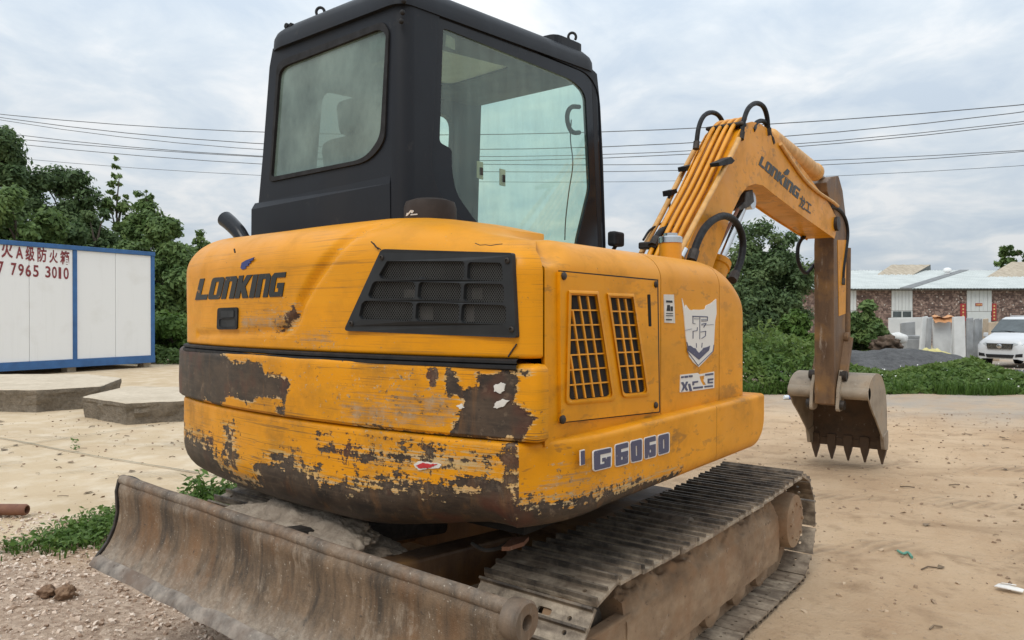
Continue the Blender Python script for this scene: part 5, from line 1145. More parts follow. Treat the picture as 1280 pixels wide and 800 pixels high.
def leaves(name, pts, nrm, tone, L, W, mat, parent=None, seed=0):
    g_ = np.random.default_rng(seed); n = len(pts); pts = np.asarray(pts, float); nrm = np.asarray(nrm, float)
    nrm = nrm + g_.normal(0, .55, (n, 3)); nrm /= np.linalg.norm(nrm, axis=1)[:, None] + 1e-9
    t = g_.normal(0, 1, (n, 3)); t -= nrm * (t * nrm).sum(1)[:, None]; t /= np.linalg.norm(t, axis=1)[:, None] + 1e-9; t[:, 2] -= .15
    b = np.cross(nrm, t); s_ = g_.uniform(.6, 1.25, (n, 1)); l = L * s_; w_ = W * s_
    v = np.stack([pts - t * l, pts + b * w_ + nrm * w_ * .25, pts + t * l, pts - b * w_ + nrm * w_ * .25], 1).reshape(-1, 3)
    me = bpy.data.meshes.new(name); me.vertices.add(4 * n); me.vertices.foreach_set('co', v.ravel()); me.loops.add(4 * n); me.loops.foreach_set('vertex_index', np.arange(4 * n, dtype=np.int32))
    me.polygons.add(n); me.polygons.foreach_set('loop_start', np.arange(0, 4 * n, 4, dtype=np.int32)); me.polygons.foreach_set('loop_total', np.full(n, 4, dtype=np.int32)); me.update(calc_edges=True)
    a = me.attributes.new('tone', 'FLOAT', 'POINT'); a.data.foreach_set('value', np.repeat(np.asarray(tone, float), 4)); me.materials.append(MATS[mat])
    o = bpy.data.objects.new(name, me); col.objects.link(o)
    if parent: o.parent = parent
    return o
def clump_points(C_, n, seed, shell_=.55, squash=.8):
    """C_: list of (centre, radius); returns points, outward normals, a tone per clump"""
    g_ = np.random.default_rng(seed); w_ = np.array([r ** 2 for _, r in C_]); w_ /= w_.sum(); idx = g_.choice(len(C_), n, p=w_)
    cen = np.array([c for c, _ in C_])[idx]; rad = np.array([r for _, r in C_])[idx]; d = g_.normal(0, 1, (n, 3)); d /= np.linalg.norm(d, axis=1)[:, None]
    r_ = rad * (shell_ + (1 - shell_) * g_.random(n)) * (1 + .18 * g_.normal(0, 1, n)); p = cen + d * r_[:, None] * np.array([1, 1, squash]); nm = d + np.array([0, 0, .6])
    tone = g_.random(len(C_))[idx] * .7 + .3 * g_.random(n); return p, nm, tone
def tree(name, base, H, crown, ncl, nleaf, leaf, mat, seed, label, cat='tree', group=None, rcl=(.26, .46), trunk_r=.12, lowfrac=.25, sparse=.45):
    """crown: list of (dx, dy, z, rx, rz) ellipsoids relative to the base"""
    rr = random.Random(seed); t_ = tag(empty(name, base), label, cat, group); C_ = []
    tot = sum(c[3] ** 2 * c[4] for c in crown)
    for dx, dy, z, rx, rz in crown:
        k = max(5, int(ncl * rx * rx * rz / tot))
        for _ in range(k):
            while True:
                d = Vector((rr.gauss(0, 1), rr.gauss(0, 1), rr.gauss(0, 1)))
                if d.length > .01: break
            d = d.normalized() * rr.uniform(.45, 1.0) ** .5; C_.append((np.array((dx + d.x * rx, dy + d.y * rx, z + d.z * rz)), rr.uniform(*rcl) * (rx + rz) * .5))
    mb = MB(); top = Vector((rr.uniform(-.1, .1), 0, H * .8)); mb.tube(spline([(0, 0, -.7), (rr.uniform(-.08, .08), .05, H * .25), (rr.uniform(-.15, .15), 0, H * .55), top], 4), [trunk_r * (1 - .85 * i / 12) for i in range(13)], 8)
    for c, r in C_[::max(1, len(C_) // 14)]:
        z0 = max(H * .12, min(H * .7, c[2] - rr.uniform(.2, .45) * H * .5)); mb.tube(spline([(0, 0, z0), (c[0] * .45, c[1] * .45, z0 + (c[2] - z0) * .6), tuple(c)], 3), [trunk_r * .38 * (1 - .8 * i / 6) for i in range(7)], 5)
    mb.build('trunk', 'bark', t_, 60)
    p, nm, tone = clump_points(C_, nleaf, seed, sparse); leaves('crown', p, nm, tone, leaf, leaf * .48, mat, t_, seed); return t_
def tr(px, D, ytop, xhalf, n, mat, seed, label, base_z=0, parts=None, leaf=.105, ncl=60, **k):
    """a tree standing at photo column px, D metres away, as tall and wide as it shows"""
    b = gpt(px, D); b.z = base_z; H = CAM.z - (ytop - HZ) / FPX * D - base_z; w_ = xhalf / FPX * D
    parts = parts or [(0, 0, .62, 1.0, .36), (-.25, 0, .40, .85, .22), (.2, .1, .80, .62, .20)]
    crown = [(dx * w_, dy * w_ , z * H, rx * w_ * .85, rz * H * .95) for dx, dy, z, rx, rz in parts]
    return tree(k.pop('name', 'broadleaf_tree'), b, H, crown, ncl, n, leaf, mat, seed, label, **k)
G1 = 'trees behind the container'
low = [(0, 0, .68, .95, .30), (-.3, 0, .42, 1.0, .26), (.3, .1, .30, .9, .24), (0, 0, .86, .55, .14)]
tr(-6, 28, 152, 46, 35910, 'leaf_dark', 11, 'tallest dark tree, cut off by the left edge of the photo', parts=low, group=G1)
tr(22, 24, 232, 60, 27930, 'leaf_mid', 12, 'lower mid green tree under the tall dark one behind the container', parts=low, group=G1)
tr(82, 30, 196, 46, 35910, 'leaf_dark', 13, 'round topped dark tree second from the left edge', parts=[(0, 0, .78, .95, .20), (0, 0, .5, 1.05, .26), (.2, 0, .28, 1.0, .22)], group=G1)
tr(146, 31, 196, 27, 11970, 'leaf_mid', 14, 'slender sparse tree with an open feathery top', parts=[(0, 0, .93, .28, .07), (-.35, 0, .84, .4, .07), (.3, 0, .80, .45, .08), (0, 0, .60, .9, .2), (0, 0, .36, 1.2, .2)], group=G1, leaf=.11, rcl=(.2, .4))
tr(182, 29, 226, 30, 16758, 'leaf_mid', 15, 'mid green tree with two thin leading shoots', parts=[(.1, 0, .92, .3, .08), (-.4, 0, .86, .28, .09), (0, 0, .68, .9, .2), (0, 0, .40, 1.1, .24)], group=G1, leaf=.11)
tr(205, 25, 268, 52, 47880, 'leaf_mid', 16, 'broad dense tree at the right end of the container', parts=[(-.1, 0, .74, .85, .22), (.15, 0, .48, .95, .28), (-.2, 0, .26, 1.0, .22)], group=G1)
tr(120, 27, 262, 60, 31920, 'leaf_dark', 17, 'low dark tree filling in behind the middle of the container', parts=low, group=G1)
tr(250, 34, 286, 24, 8778, 'leaf_mid', 18, 'small pale tree showing just beyond the broad dense tree', parts=low, group=G1, leaf=.11)
tr(212, 21, 385, 42, 16758, 'leaf_bright', 19, 'bright leafy bush at the foot of the dense tree by the container', parts=[(0, 0, .5, 1.1, .45)], group=G1, leaf=.09, name='bush', cat='bush', rcl=(.25, .4), trunk_r=.03)
tr(958, 27, 281, 62, 51870, 'leaf_dark', 21, 'dark rounded tree standing behind the boom', base_z=-.5, parts=[(-.05, 0, .80, .72, .20), (-.40, 0, .64, .8, .26), (.42, 0, .60, .72, .24), (-.1, 0, .34, 1.05, .30), (0, 0, .6, .9, .3)], leaf=.085, ncl=95, rcl=(.28, .48))
tr(905, 24, 352, 45, 23940, 'leaf_dark', 22, 'low dark tree between engine hood and the rounded tree', base_z=-.4, parts=low, leaf=.08)
tr(1078, 21, 371, 30, 16758, 'leaf_mid', 23, 'upright green bush in front of the brick wall right of the arm', base_z=-.5, parts=[(0, 0, .66, .75, .32), (.15, 0, .38, 1.05, .3)], leaf=.10, name='bush', cat='bush', rcl=(.2, .38), trunk_r=.04)
tr(995, 17, 383, 26, 14364, 'leaf_bright', 24, 'bright young bush left of the arm', base_z=-.2, parts=[(0, 0, .7, .7, .28), (0, 0, .4, 1.1, .36)], leaf=.085, name='bush', cat='bush', rcl=(.22, .4), trunk_r=.03)
tr(1285, 62, 294, 46, 14364, 'leaf_mid', 25, 'open crowned tree beyond the roof at the right edge', base_z=-.6, parts=[(-.3, 0, .82, .5, .10), (.3, 0, .90, .5, .12), (-.55, 0, .70, .35, .06), (.2, 0, .62, .8, .12)], leaf=.22, rcl=(.2, .35))
# ---- weed belt along the far side of the yard, with white flowers; grass by the slab
HP = ([780, 940, 1000, 1050, 1085, 1115, 1140, 1185, 1215, 1250, 1300, 1500], [1.3, 1.35, 1.1, .55, .28, .22, .40, .60, .60, .46, .34, .4])
def belt(n, l0, l1, d0, d1, hmax, leaf, seed, name, mat='leaf_weed', hpx=None):
    g_ = np.random.default_rng(seed); l = g_.uniform(l0, l1, n); u = g_.random(n); d_ = d0 + (d1 - d0) * u
    hill = np.array([.62 + .38 * noise.noise(Vector((a * .75, b * .9, seed))) + .25 * noise.noise(Vector((a * 2.3, b * 2.3, 7))) for a, b in zip(l, d_)])
    if hpx: hmax = np.interp(640 + FPX * l / d_, *hpx)
    prof = np.clip((u / .22), 0, 1) ** .6 * hill * hmax; h = prof * (.25 + .75 * g_.random(n) ** .45)
    P_ = np.stack([CAM.x + VD.x * d_ + VR.x * l, CAM.y + VD.y * d_ + VR.y * l, h], 1); P_[:, 2] += np.array([gh(x, y) if True else 0 for x, y in P_[:, :2]])
    nm = g_.normal(0, .5, (n, 3)) + np.array([-VD.x * .5, -VD.y * .5, .8]); tone = np.clip(hill - .3 + .4 * g_.random(n), 0, 1)
    return P_, nm, tone
P_, nm, tone = belt(34000, 2.2, 11, 12.1, 15.2, .95, .05, 3, 'weeds', hpx=HP)
tag(leaves('weeds', P_, nm, tone, .055, .026, 'leaf_weed', None, 3), kind='stuff')
P_, nm, tone = belt(9000, -3.5, 2.3, 13.5, 17.5, 1.0, .06, 5, 'weeds'); tag(leaves('weeds', P_, nm, tone, .07, .034, 'leaf_weed', None, 5), kind='stuff')
P_, nm, tone = belt(9000, -13.5, -7.5, 19.6, 21.5, .7, .06, 6, 'weeds'); tag(leaves('weeds', P_, nm, tone, .07, .034, 'leaf_mid', None, 6), kind='stuff')
mat_plain('petal_white', (.75, .75, .70), .7, 0, .05, 9)
P_, nm, tone = belt(150, 2.3, 11, 12.1, 14.6, 1.0, .05, 3, 'flowers', hpx=HP); P_[:, 2] += .10; tag(leaves('white_flowers', P_, nm, tone, .015, .015, 'petal_white', None, 8), kind='stuff')
def blades(name, spots, seed, mat, h0, h1, w_=.004):
    rr = random.Random(seed); mb = MB()
    for x, y in spots:
        z = gh(x, y) - .01; a = rr.random() * 6.3; h = rr.uniform(h0, h1); ln = h * rr.uniform(.2, .9); dx, dy = math.cos(a), math.sin(a); W_ = w_ * rr.uniform(.7, 1.6); nx, ny = -dy * W_, dx * W_
        mb.add([(x - nx, y - ny, z), (x + nx, y + ny, z), (x + dx * ln * .4 + nx * .8, y + dy * ln * .4 + ny * .8, z + h * .65), (x + dx * ln * .4 - nx * .8, y + dy * ln * .4 - ny * .8, z + h * .65), (x + dx * ln, y + dy * ln, z + h * .9)], [(0, 1, 2, 3), (3, 2, 4)])
    o = mb.build(name, mat, None, 0, recalc=False); return tag(o, kind='stuff')
rr = random.Random(5); vsp = []
for k in range(5200):
    l = rr.uniform(1.8, 9.5); dd = 12.0 + abs(rr.gauss(0, .22)) + .12 * math.sin(l * 3.1); q = CAM + VD * dd + VR * l
    if noise.noise(Vector((l * 1.7, 3, 0))) > -.25 + rr.random() * .3: vsp.append((q.x, q.y))
blades('verge_grass', vsp, 8, 'leaf_bright', .06, .30, .006)
rr = random.Random(12); spots = []; edge = [onZ(a, b) for a, b in ((-40, 697), (20, 692), (75, 684), (120, 668), (150, 650), (215, 640), (262, 628), (300, 622))]
for k in range(9000):
    t = rr.random() ** .8 * (len(edge) - 1.001); i = int(t); p = edge[i].lerp(edge[i + 1], t - i); wd = .04 + .10 * sstep(0, 3.2, t); dens = .12 + .88 * sstep(1.4, 3, t)
    if rr.random() > dens * (.6 + .6 * noise.noise(Vector((p.x * 4, p.y * 4, 0)))): continue
    spots.append((p.x + rr.gauss(0, wd), p.y + rr.gauss(0, wd)))
blades('grass', spots, 3, 'leaf_bright', .02, .075)
sp2 = np.array([(x, y, gh(x, y) + rr.uniform(.015, .075)) for x, y in spots[:4200] if True]); tag(leaves('clover', sp2, np.tile((0, 0, 1.0), (len(sp2), 1)), np.random.default_rng(2).random(len(sp2)), .018, .010, 'leaf_bright', None, 9), kind='stuff')
wp = onZ(262, 628); wt = tag(empty('broadleaf_weed', (wp.x, wp.y, 0)), 'leafy green weed growing behind the dozer blade', 'weed')
mb = MB(); PW = []; NW = []
rr = random.Random(3)
for k in range(16):
    a = rr.random() * 6.3; l = rr.uniform(.06, .24); tip = Vector((math.cos(a) * l, math.sin(a) * l, rr.uniform(.08, .20))); mb.tube([(0, 0, 0), tip * .6 + Vector((0, 0, .03)), tip], [.004, .003, .002], 5)
    for q in range(9): PW.append(tuple(tip * rr.uniform(.4, 1.05) + Vector((rr.gauss(0, .025), rr.gauss(0, .025), rr.gauss(0, .02))))); NW.append((math.cos(a) * .3, math.sin(a) * .3, 1))
mb.build('stems', 'leaf_bright', wt, 40); leaves('leaves', PW, NW, [rr.random() for _ in PW], .034, .015, 'leaf_bright', wt, 4)
for px, py in ((92, 555), (93, 563)):
    p = onZ(px, py); mb = MB(); PW = [(rr.gauss(0, .02), rr.gauss(0, .02), rr.uniform(.01, .05)) for _ in range(16)]; o = leaves('seedling', PW, [(0, 0, 1)] * 16, [.5] * 16, .018, .009, 'leaf_mid', None, px); o.location = (p.x, p.y, 0); tag(o, 'tiny green seedling in the concrete joint, ' + ('farther of two' if py < 560 else 'nearer of two'), 'seedling', 'seedlings in the concrete joint')
# joints in the concrete
mb = MB()
for a, b in (((-40, 541), (330, 606)), ((-40, 566), (330, 510))):
    A_, B_ = onZ(*a), onZ(*b); n_ = 26; d_ = (B_ - A_).normalized(); s_ = Vector((-d_.y, d_.x, 0)) * .006; r0 = []; r1 = []
    for i in range(n_ + 1): p = A_.lerp(B_, i / n_); w2 = s_ * (1 + .6 * noise.noise(p * 3)); z = Vector((0, 0, gh(p.x, p.y) + .012)); r0.append(tuple(p + w2 + z)); r1.append(tuple(p - w2 + z))
    mb.grid([r0, r1])
mat_plain('joint_dark', (.16, .15, .11), .9, 0, .3, 9); tag(mb.build('concrete_joint', 'joint_dark', None, 0), kind='structure')

# ---- gravel heap, brick shed, stone slabs, tarpaulin, van
def heapmesh():
    mb = MB(); rows = []
    for v in np.linspace(0, 1, 30):
        row = []
        for u in np.linspace(0, 1, 80):
            l = 3.5 + 13 * u; d_ = 15.3 + 5.0 * v; p = CAM + VD * d_ + VR * l
            e_ = math.sin(math.pi * v) ** .8 * sstep(0, .25, u) * (.58 + .42 * sstep(.63, .52, u)) * sstep(1, .75, u)
            z = -.75 + e_ * (1.20 + .10 * noise.noise(Vector((l * .8, d_ * .8, 2)))) + .05 * noise.noise(Vector((l * 4, d_ * 4, 6))); row.append((p.x, p.y, z))
        rows.append(row)
    mb.grid(rows); return mb.build('gravel_heap', 'dark_gravel', None, 180)
tag(heapmesh(), kind='stuff')
DB = 45.0
O = CAM + VD * DB + VR * ((1000 - 640) / FPX * DB); O.z = -.6
shed = tag(empty('brick_shed', O, YAW), 'long brick shed with pale corrugated roof beyond the gravel heap', 'shed')
K = DB / FPX                                     # metres per photo pixel on the shed front
SXp = lambda px: (px - 1000) * K
SZ = lambda py: CAM.z - (py - HZ) * K + .6
bm_ = MT('brick_mat', .9); bk_ = bm_.n('ShaderNodeTexBrick'); bm_.link(bm_.map((1, 1, 1), rot=(R(90), 0, 0)), bk_.inputs['Vector']); bk_.inputs['Scale'].default_value = 1; bk_.inputs['Brick Width'].default_value = .32; bk_.inputs['Row Height'].default_value = .13; bk_.inputs['Mortar Size'].default_value = .02
bk_.inputs['Color1'].default_value = (.085, .050, .042, 1); bk_.inputs['Color2'].default_value = (.25, .165, .135, 1); bk_.inputs['Mortar'].default_value = (.11, .085, .075, 1)
vs_ = bm_.voro(7.5, out='Color'); vd_ = bm_.voro(4.0); cc = bm_.mix(bm_.ramp(bm_.axis(0, vs_), .6, .95, 0, .6), bk_.outputs[0], (.085, .05, .042)); vp_ = bm_.axis(1, bm_.voro(8.5, out='Color')); cc = bm_.mix(bm_.ramp(vp_, .66, .85, 0, .7), cc, (.34, .245, .20)); cc = bm_.mix(bm_.ramp(vd_, .19, .15, 0, .9), cc, (.58, .53, .48)); bm_.col(cc).bump(bk_.outputs['Fac'], .02, -1)
mt = MT('roof_sheet', .5); wv = mt.n('ShaderNodeTexWave'); wv.inputs['Scale'].default_value = 1.25; mt.link(mt.co, wv.inputs['Vector']); nn = mt.noise(1.2, 6, .6); mt.col(mt.mix(mt.ramp(nn, .35, .7), (.44, .47, .45), (.57, .60, .575))); mt.bump(wv.outputs['Fac'], .03)
mt = MT('old_sheet', .8); wv = mt.noise((6, 1.2, 1.2), 6, .7); mt.col(mt.mix(mt.ramp(wv, .3, .7), (.27, .22, .155), (.50, .43, .33))); mt.bump(wv, .04)
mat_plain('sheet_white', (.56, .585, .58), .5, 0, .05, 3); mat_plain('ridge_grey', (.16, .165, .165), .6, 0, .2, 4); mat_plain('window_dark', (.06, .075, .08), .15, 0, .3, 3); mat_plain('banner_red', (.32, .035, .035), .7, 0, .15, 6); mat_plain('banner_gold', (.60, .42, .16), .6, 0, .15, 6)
def sbox(name, mat, x0, x1, y0, y1, z0, z1, par=None, bev=0): mb = MB(); mb.box(((x0 + x1) / 2, (y0 + y1) / 2, (z0 + z1) / 2), (x1 - x0, y1 - y0, z1 - z0)); return mb.build(name, mat, par or shed, 0, bev)
EZ = SZ(361)
sbox('wall', 'brick_mat', SXp(900), SXp(1480), 0, .24, -.2, EZ)
sbox('end_wall', 'brick_mat', SXp(900), SXp(900) + .24, .25, 11.5, -.2, EZ)
# corrugated roof: ribs as geometry
def roofsheet(name, mat, quad, amp=.02, pitch=.20, par=None):
    a, b, c, d_ = [Vector(q) for q in quad]; n_ = max(4, int((b - a).length / pitch * 4)); r0 = []; r1 = []
    up = (b - a).cross(d_ - a).normalized(); up = up if up.z > 0 else -up
    for i in range(n_ + 1):
        t = i / n_; h = up * amp * (1 if (i % 4) in (1, 2) else 0); r0.append(tuple(a.lerp(b, t) + h)); r1.append(tuple(d_.lerp(c, t) + h))
    mb = MB(); mb.grid([r0, r1]); mb.grid([[tuple(Vector(p) - up * .05) for p in r0], [tuple(Vector(p) - up * .05) for p in r1]]); return mb.build(name, mat, par or shed, 0)
dpt = 8.0; rz_ = lambda py, d_: CAM.z - (py - HZ) / FPX * (DB + d_) + .6
xat = lambda px, d_: (px - 640) / FPX * (DB + d_) - (1000 - 640) / FPX * DB
RZ1 = rz_(338, dpt)
roofsheet('roof_panel', 'roof_sheet', [(SXp(890), -.5, EZ - .02), (SXp(1121), -.5, EZ - .02), (xat(1205, dpt), dpt, RZ1), (xat(960, dpt), dpt, RZ1)])
roofsheet('roof_panel', 'roof_sheet', [(SXp(1132), -.5, EZ), (SXp(1490), -.5, EZ), (xat(1490, dpt), dpt, RZ1), (xat(1210, dpt), dpt, RZ1)])
mb = MB(); mb.plate([(SXp(1119), -.52), (SXp(1134), -.52), (xat(1211, dpt), dpt), (xat(1200, dpt), dpt)], [], lambda u, v, w_: (u, v, EZ + .05 + (RZ1 - EZ) * (v + .5) / (dpt + .5) + w_), .1); mb.build('roof_valley', 'ridge_grey', shed, 0)
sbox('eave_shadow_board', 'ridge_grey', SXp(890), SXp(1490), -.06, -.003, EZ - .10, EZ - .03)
roofsheet('roof_back', 'roof_sheet', [(xat(1490, dpt), dpt, RZ1), (xat(960, dpt), dpt, RZ1), (xat(960, dpt) + 1, dpt + 8, EZ), (xat(1490, dpt), dpt + 8, EZ)])
# two raised lanterns roofed with weathered sheet
def lantern(pxa, pxb, pyb, pxt0, pxt1, pyt, d0, d1):
    g0 = lambda px, py, d_: (xat(px, d_), d_, rz_(py, d_))
    a, b, c, d_ = g0(pxa, pyb, d0), g0(pxb, pyb, d0), g0(pxt1, pyt, d1), g0(pxt0, pyt, d1)
    roofsheet('lantern_roof', 'old_sheet', [a, b, c, d_], .02, .5)
    e_ = (c[0] + (c[0] - b[0]) * .6, d1 + (d1 - d0), b[2]); mb = MB(); mb.add([b, c, e_, (b[0], d0, b[2] - .05), (e_[0], e_[1], b[2] - .05)], [(0, 1, 2), (0, 2, 4, 3)]); mb.build('lantern_gable', 'ridge_grey', shed, 0)
    f_ = (d_[0], e_[1], b[2]); mb = MB(); mb.add([d_, c, e_, f_], [(0, 1, 2, 3)]); mb.build('lantern_back', 'old_sheet', shed, 0)
lantern(1084, 1128, 351.5, 1114, 1163, 331, 4.0, 8.6)
lantern(1228, 1420, 349, 1264, 1440, 327.5, 4.0, 9.0)
mb = MB(); p0 = (xat(1184, 6), 6, rz_(341, 6)); mb.lathe((p0[0], p0[1], p0[2] - .2), (0, 0, 1), [(.17, 0), (.17, .25), (.25, .27), (.27, .38), (.22, .50), (.08, .55)], 18); mb.build('roof_vent', 'container_white', shed, 40)
for px0, px1, kind in ((1114, 1140, 'win'), (1208, 1239, 'door'), (1058, 1070, 'win')):
    x0, x1 = SXp(px0), SXp(px1)
    for k in range(6 if kind != 'win' or px0 > 1100 else 3):
        nn_ = 6 if px0 > 1100 else 3; a, b = x0 + (x1 - x0) * k / nn_, x0 + (x1 - x0) * (k + 1) / nn_; sbox('wall_sheet', 'sheet_white', a + .008, b - .008, -.045 - .012 * (k % 2), -.004, SZ(388 if kind == 'win' else 389), EZ - .11)
    if kind == 'win':
        wf = sbox('window', 'sheet_white', x0, x1, -.05, -.004, SZ(397), SZ(388.4)); 
        for k in range(2): sbox('pane', 'window_dark', x0 + .08 + (x1 - x0 - .08) * k / 2, x0 + (x1 - x0 - .08) * (k + 1) / 2, -.065, -.052, SZ(396.4), SZ(389.2), wf)
        sbox('low_wall', 'sheet_white', x0, x1, -.05, -.004, .0, SZ(397.5))
    else:
        sbox('door', 'sheet_white', x0 + .02, x1 - .05, -.06, -.005, .0, SZ(389.5)); sbox('sign_board', 'banner_red', SXp(1218.5), SXp(1227), -.075, -.055, SZ(382.5), SZ(379))
        for k in range(4): sbox('sign_mark', 'banner_gold', SXp(1219.6 + k * 1.8), SXp(1220.6 + k * 1.8), -.08, -.0755, SZ(381.8), SZ(379.8))
for pa, pb in ((1200, 1207), (1239.5, 1245)):
    bo = sbox('banner', 'banner_red', SXp(pa), SXp(pb), -.04, -.004, SZ(401), SZ(379.5))
    for k in range(5): sbox('banner_mark', 'banner_gold', SXp((pa + pb) / 2 - 1), SXp((pa + pb) / 2 + 1), -.046, -.041, SZ(383.5 + k * 4), SZ(381.5 + k * 4), bo)
# white compound wall and slabs in front of the shed
mat_plain('slab_white', (.56, .575, .57), .5, 0, .12, 2); mat_plain('slab_grey', (.27, .28, .285), .6, 0, .25, 2); mat_plain('slab_tan', (.45, .36, .26), .6, 0, .2, 2); mat_plain('tarp_orange', (.50, .24, .10), .6, 0, .2, 3); mat_plain('tarp_yellow', (.50, .44, .17), .7, 0, .2, 5)
def standing(name, x0, x1, y0, y1, D, mat, label, cat, lean=.10, th=.10, group='stone slabs leaning in front of the shed', skew=0):
    """a slab on edge, leaning back: photo columns x0..x1, rows y0..y1"""
    b0, b1 = atD(x0, y1, D), atD(x1, y1, D); h = (y1 - y0) / FPX * D; lv = VD * (lean * h); sk = VR * (skew / FPX * D)
    z0 = -.62; mb = MB(); top = Vector((0, 0, CAM.z - (y0 - HZ) / FPX * D)); V = []
    for t in (Vector(), VD * th):
        V += [Vector((b0.x, b0.y, z0)) + t, Vector((b1.x, b1.y, z0)) + t, Vector((b1.x, b1.y, top.z)) + lv + sk + t, Vector((b0.x, b0.y, top.z - rnd.uniform(0, .08))) + lv + sk + t]
    mb.add(V, [(0, 1, 2, 3), (4, 7, 6, 5), (0, 4, 5, 1), (1, 5, 6, 2), (2, 6, 7, 3), (3, 7, 4, 0)]); o = mb.build(name, mat, None, 0, .02); return tag(o, label, cat, group)
standing('wall', 1112, 1162, 396.5, 424, 34, 'slab_white', 'low white wall behind the stacked slabs below the shed window', 'wall', 0, .15, None)
standing('stone_slab', 1127, 1145, 402, 426, 31, 'slab_grey', 'grey slab standing before the low white wall', 'stone slab', .06)
standing('stone_slab', 1149, 1156, 395, 428, 28.6, 'slab_white', 'narrow white slab leaning right, leftmost in the row', 'stone slab', .15, .12, skew=7)
standing('stone_slab', 1157, 1163, 396, 428, 28.2, 'slab_grey', 'narrow grey slab beside the leftmost leaning white one', 'stone slab', .15, .12, skew=6)
standing('stone_slab', 1168, 1190, 398, 426, 29, 'slab_white', 'wide white slab under the orange cover', 'stone slab', .08)
standing('stone_slab', 1188, 1194, 396, 428, 27.8, 'slab_white', 'thin white slab on edge leaning against the tall one', 'stone slab', .1, .1, skew=6)
standing('stone_slab', 1194, 1208, 395.5, 429, 27.5, 'slab_white', 'tallest white slab in the middle of the row', 'stone slab', .08, .14)
standing('stone_slab', 1209, 1217, 397, 428, 28, 'slab_grey', 'pale grey slab right of the tallest white slab', 'stone slab', .10, .10, skew=2)
standing('stone_slab', 1217, 1223, 398, 428, 28.4, 'slab_grey', 'dark edged slab leaning in front of the shed door', 'stone slab', .12, .10, skew=4)
standing('stone_slab', 1224, 1229, 398, 428, 28.8, 'slab_grey', 'grey slab in shade left of the tan one', 'stone slab', .05, .10)
standing('stone_slab', 1229, 1234, 398, 427, 29, 'slab_tan', 'tan slab nearest the white van', 'stone slab', .05, .14, skew=3)
standing('stone_slab', 1238, 1250, 402, 425, 31, 'slab_tan', 'short tan slab half hidden behind the van windscreen', 'stone slab', .05, .12)
mb = MB(); p0, p1 = atD(1168, 402, 28.8), atD(1193, 402, 28.8); rows = []
for k in range(7):
    u = k / 6; q = p0.lerp(p1, u); h = .06 * math.sin(u * 9) ; rows.append([tuple(q + Vector((0, 0, .17 + h * .5)) - VD * .02), tuple(q + Vector((0, 0, .22 + h)) + VD * .20), tuple(q + Vector((0, 0, -.03 - .03 * math.cos(u * 14))) - VD * .07)])
mb.grid(rows); tag(mb.build('orange_cover', 'tarp_orange', None, 60), 'orange cover draped over the top of a wide white slab', 'cover')
cr = tag(empty('stone_block', (0, 0, 0)), 'grey stone block with a lid standing left of the slabs', 'stone block')
q0 = gpt(1139, 29.5); q0.z = -.62; mb = MB(); M = Matrix.Rotation(YAW, 3, 'Z'); mb.box(q0 + Vector((0, 0, .50)), (.72, .6, 1.0), M); mb.build('block_body', 'slab_grey', cr, 0, .03); mb = MB(); mb.box(q0 + Vector((0, 0, 1.06)), (.60, .5, .12), M); mb.build('block_lid', 'slab_grey', cr, 0, .03)
def cloth(name, px, py, D, w_, h, mat, label, cat, seed):
    c = atD(px, py, D); mb = MB(); rows = []
    for i in range(14):
        row = []
        for j in range(24):
            u, v = j / 23 - .5, i / 13 - .5; e_ = max(0, 1 - (2 * u) ** 4) * max(0, 1 - (2 * v) ** 4); q = c + VR * (u * w_) + VD * (v * .6) + Vector((0, 0, e_ * h * (.6 + .9 * abs(noise.noise(Vector((u * 5, v * 4, seed)))))- .12)); row.append(tuple(q))
        rows.append(row)
    mb.grid(rows); return tag(mb.build(name, mat, None, 180), label, cat)
cloth('tarpaulin', 1157, 435.5, 17.8, .95, .12, 'tarp_yellow', 'crumpled yellow tarpaulin lying on top of the gravel heap', 'tarpaulin', 4)
# junk left of the slabs: scrap engine, white sacks
mat_plain('scrap_rust', (.09, .06, .04), .9, 0, .5, 9); mat_plain('sack_white', (.60, .60, .58), .9, 0, .15, 9)
p = atD(1108, 431, 20); tag(lump('scrap_heap', p, (.34, .3, .22), 'scrap_rust', None, 6, .6, 2.4, 4), 'rusty heap of scrap on the gravel left of the stone block', 'scrap heap')
for k, (px, py, lb) in enumerate(((1097, 424, 'white sack lying behind the scrap heap, the left one'), (1121, 423, 'white sack lying behind the scrap heap, the right one'))): tag(lump('sack', atD(px, py, 21), (.30, .22, .17), 'sack_white', None, 20 + k, .15, 1.3, 3), lb, 'sack', 'white sacks by the scrap')

# ---- white van
mat_plain('van_white', (.55, .565, .58), .35, 0, .03, 2); mat_plain('van_black', (.02, .02, .022), .45, 0, .2, 8); mat_plain('lamp_glass', (.55, .58, .60), .12, .3, .1, 12); mat_plain('tyre', (.025, .025, .025), .8, 0, .2, 12)
VDIST = 28.0
vb = gpt(1281, VDIST); vb.z = -.62
van = tag(empty('white_van', vb, YAW - R(56)), 'white passenger van parked by the slabs, seen from its front', 'van')
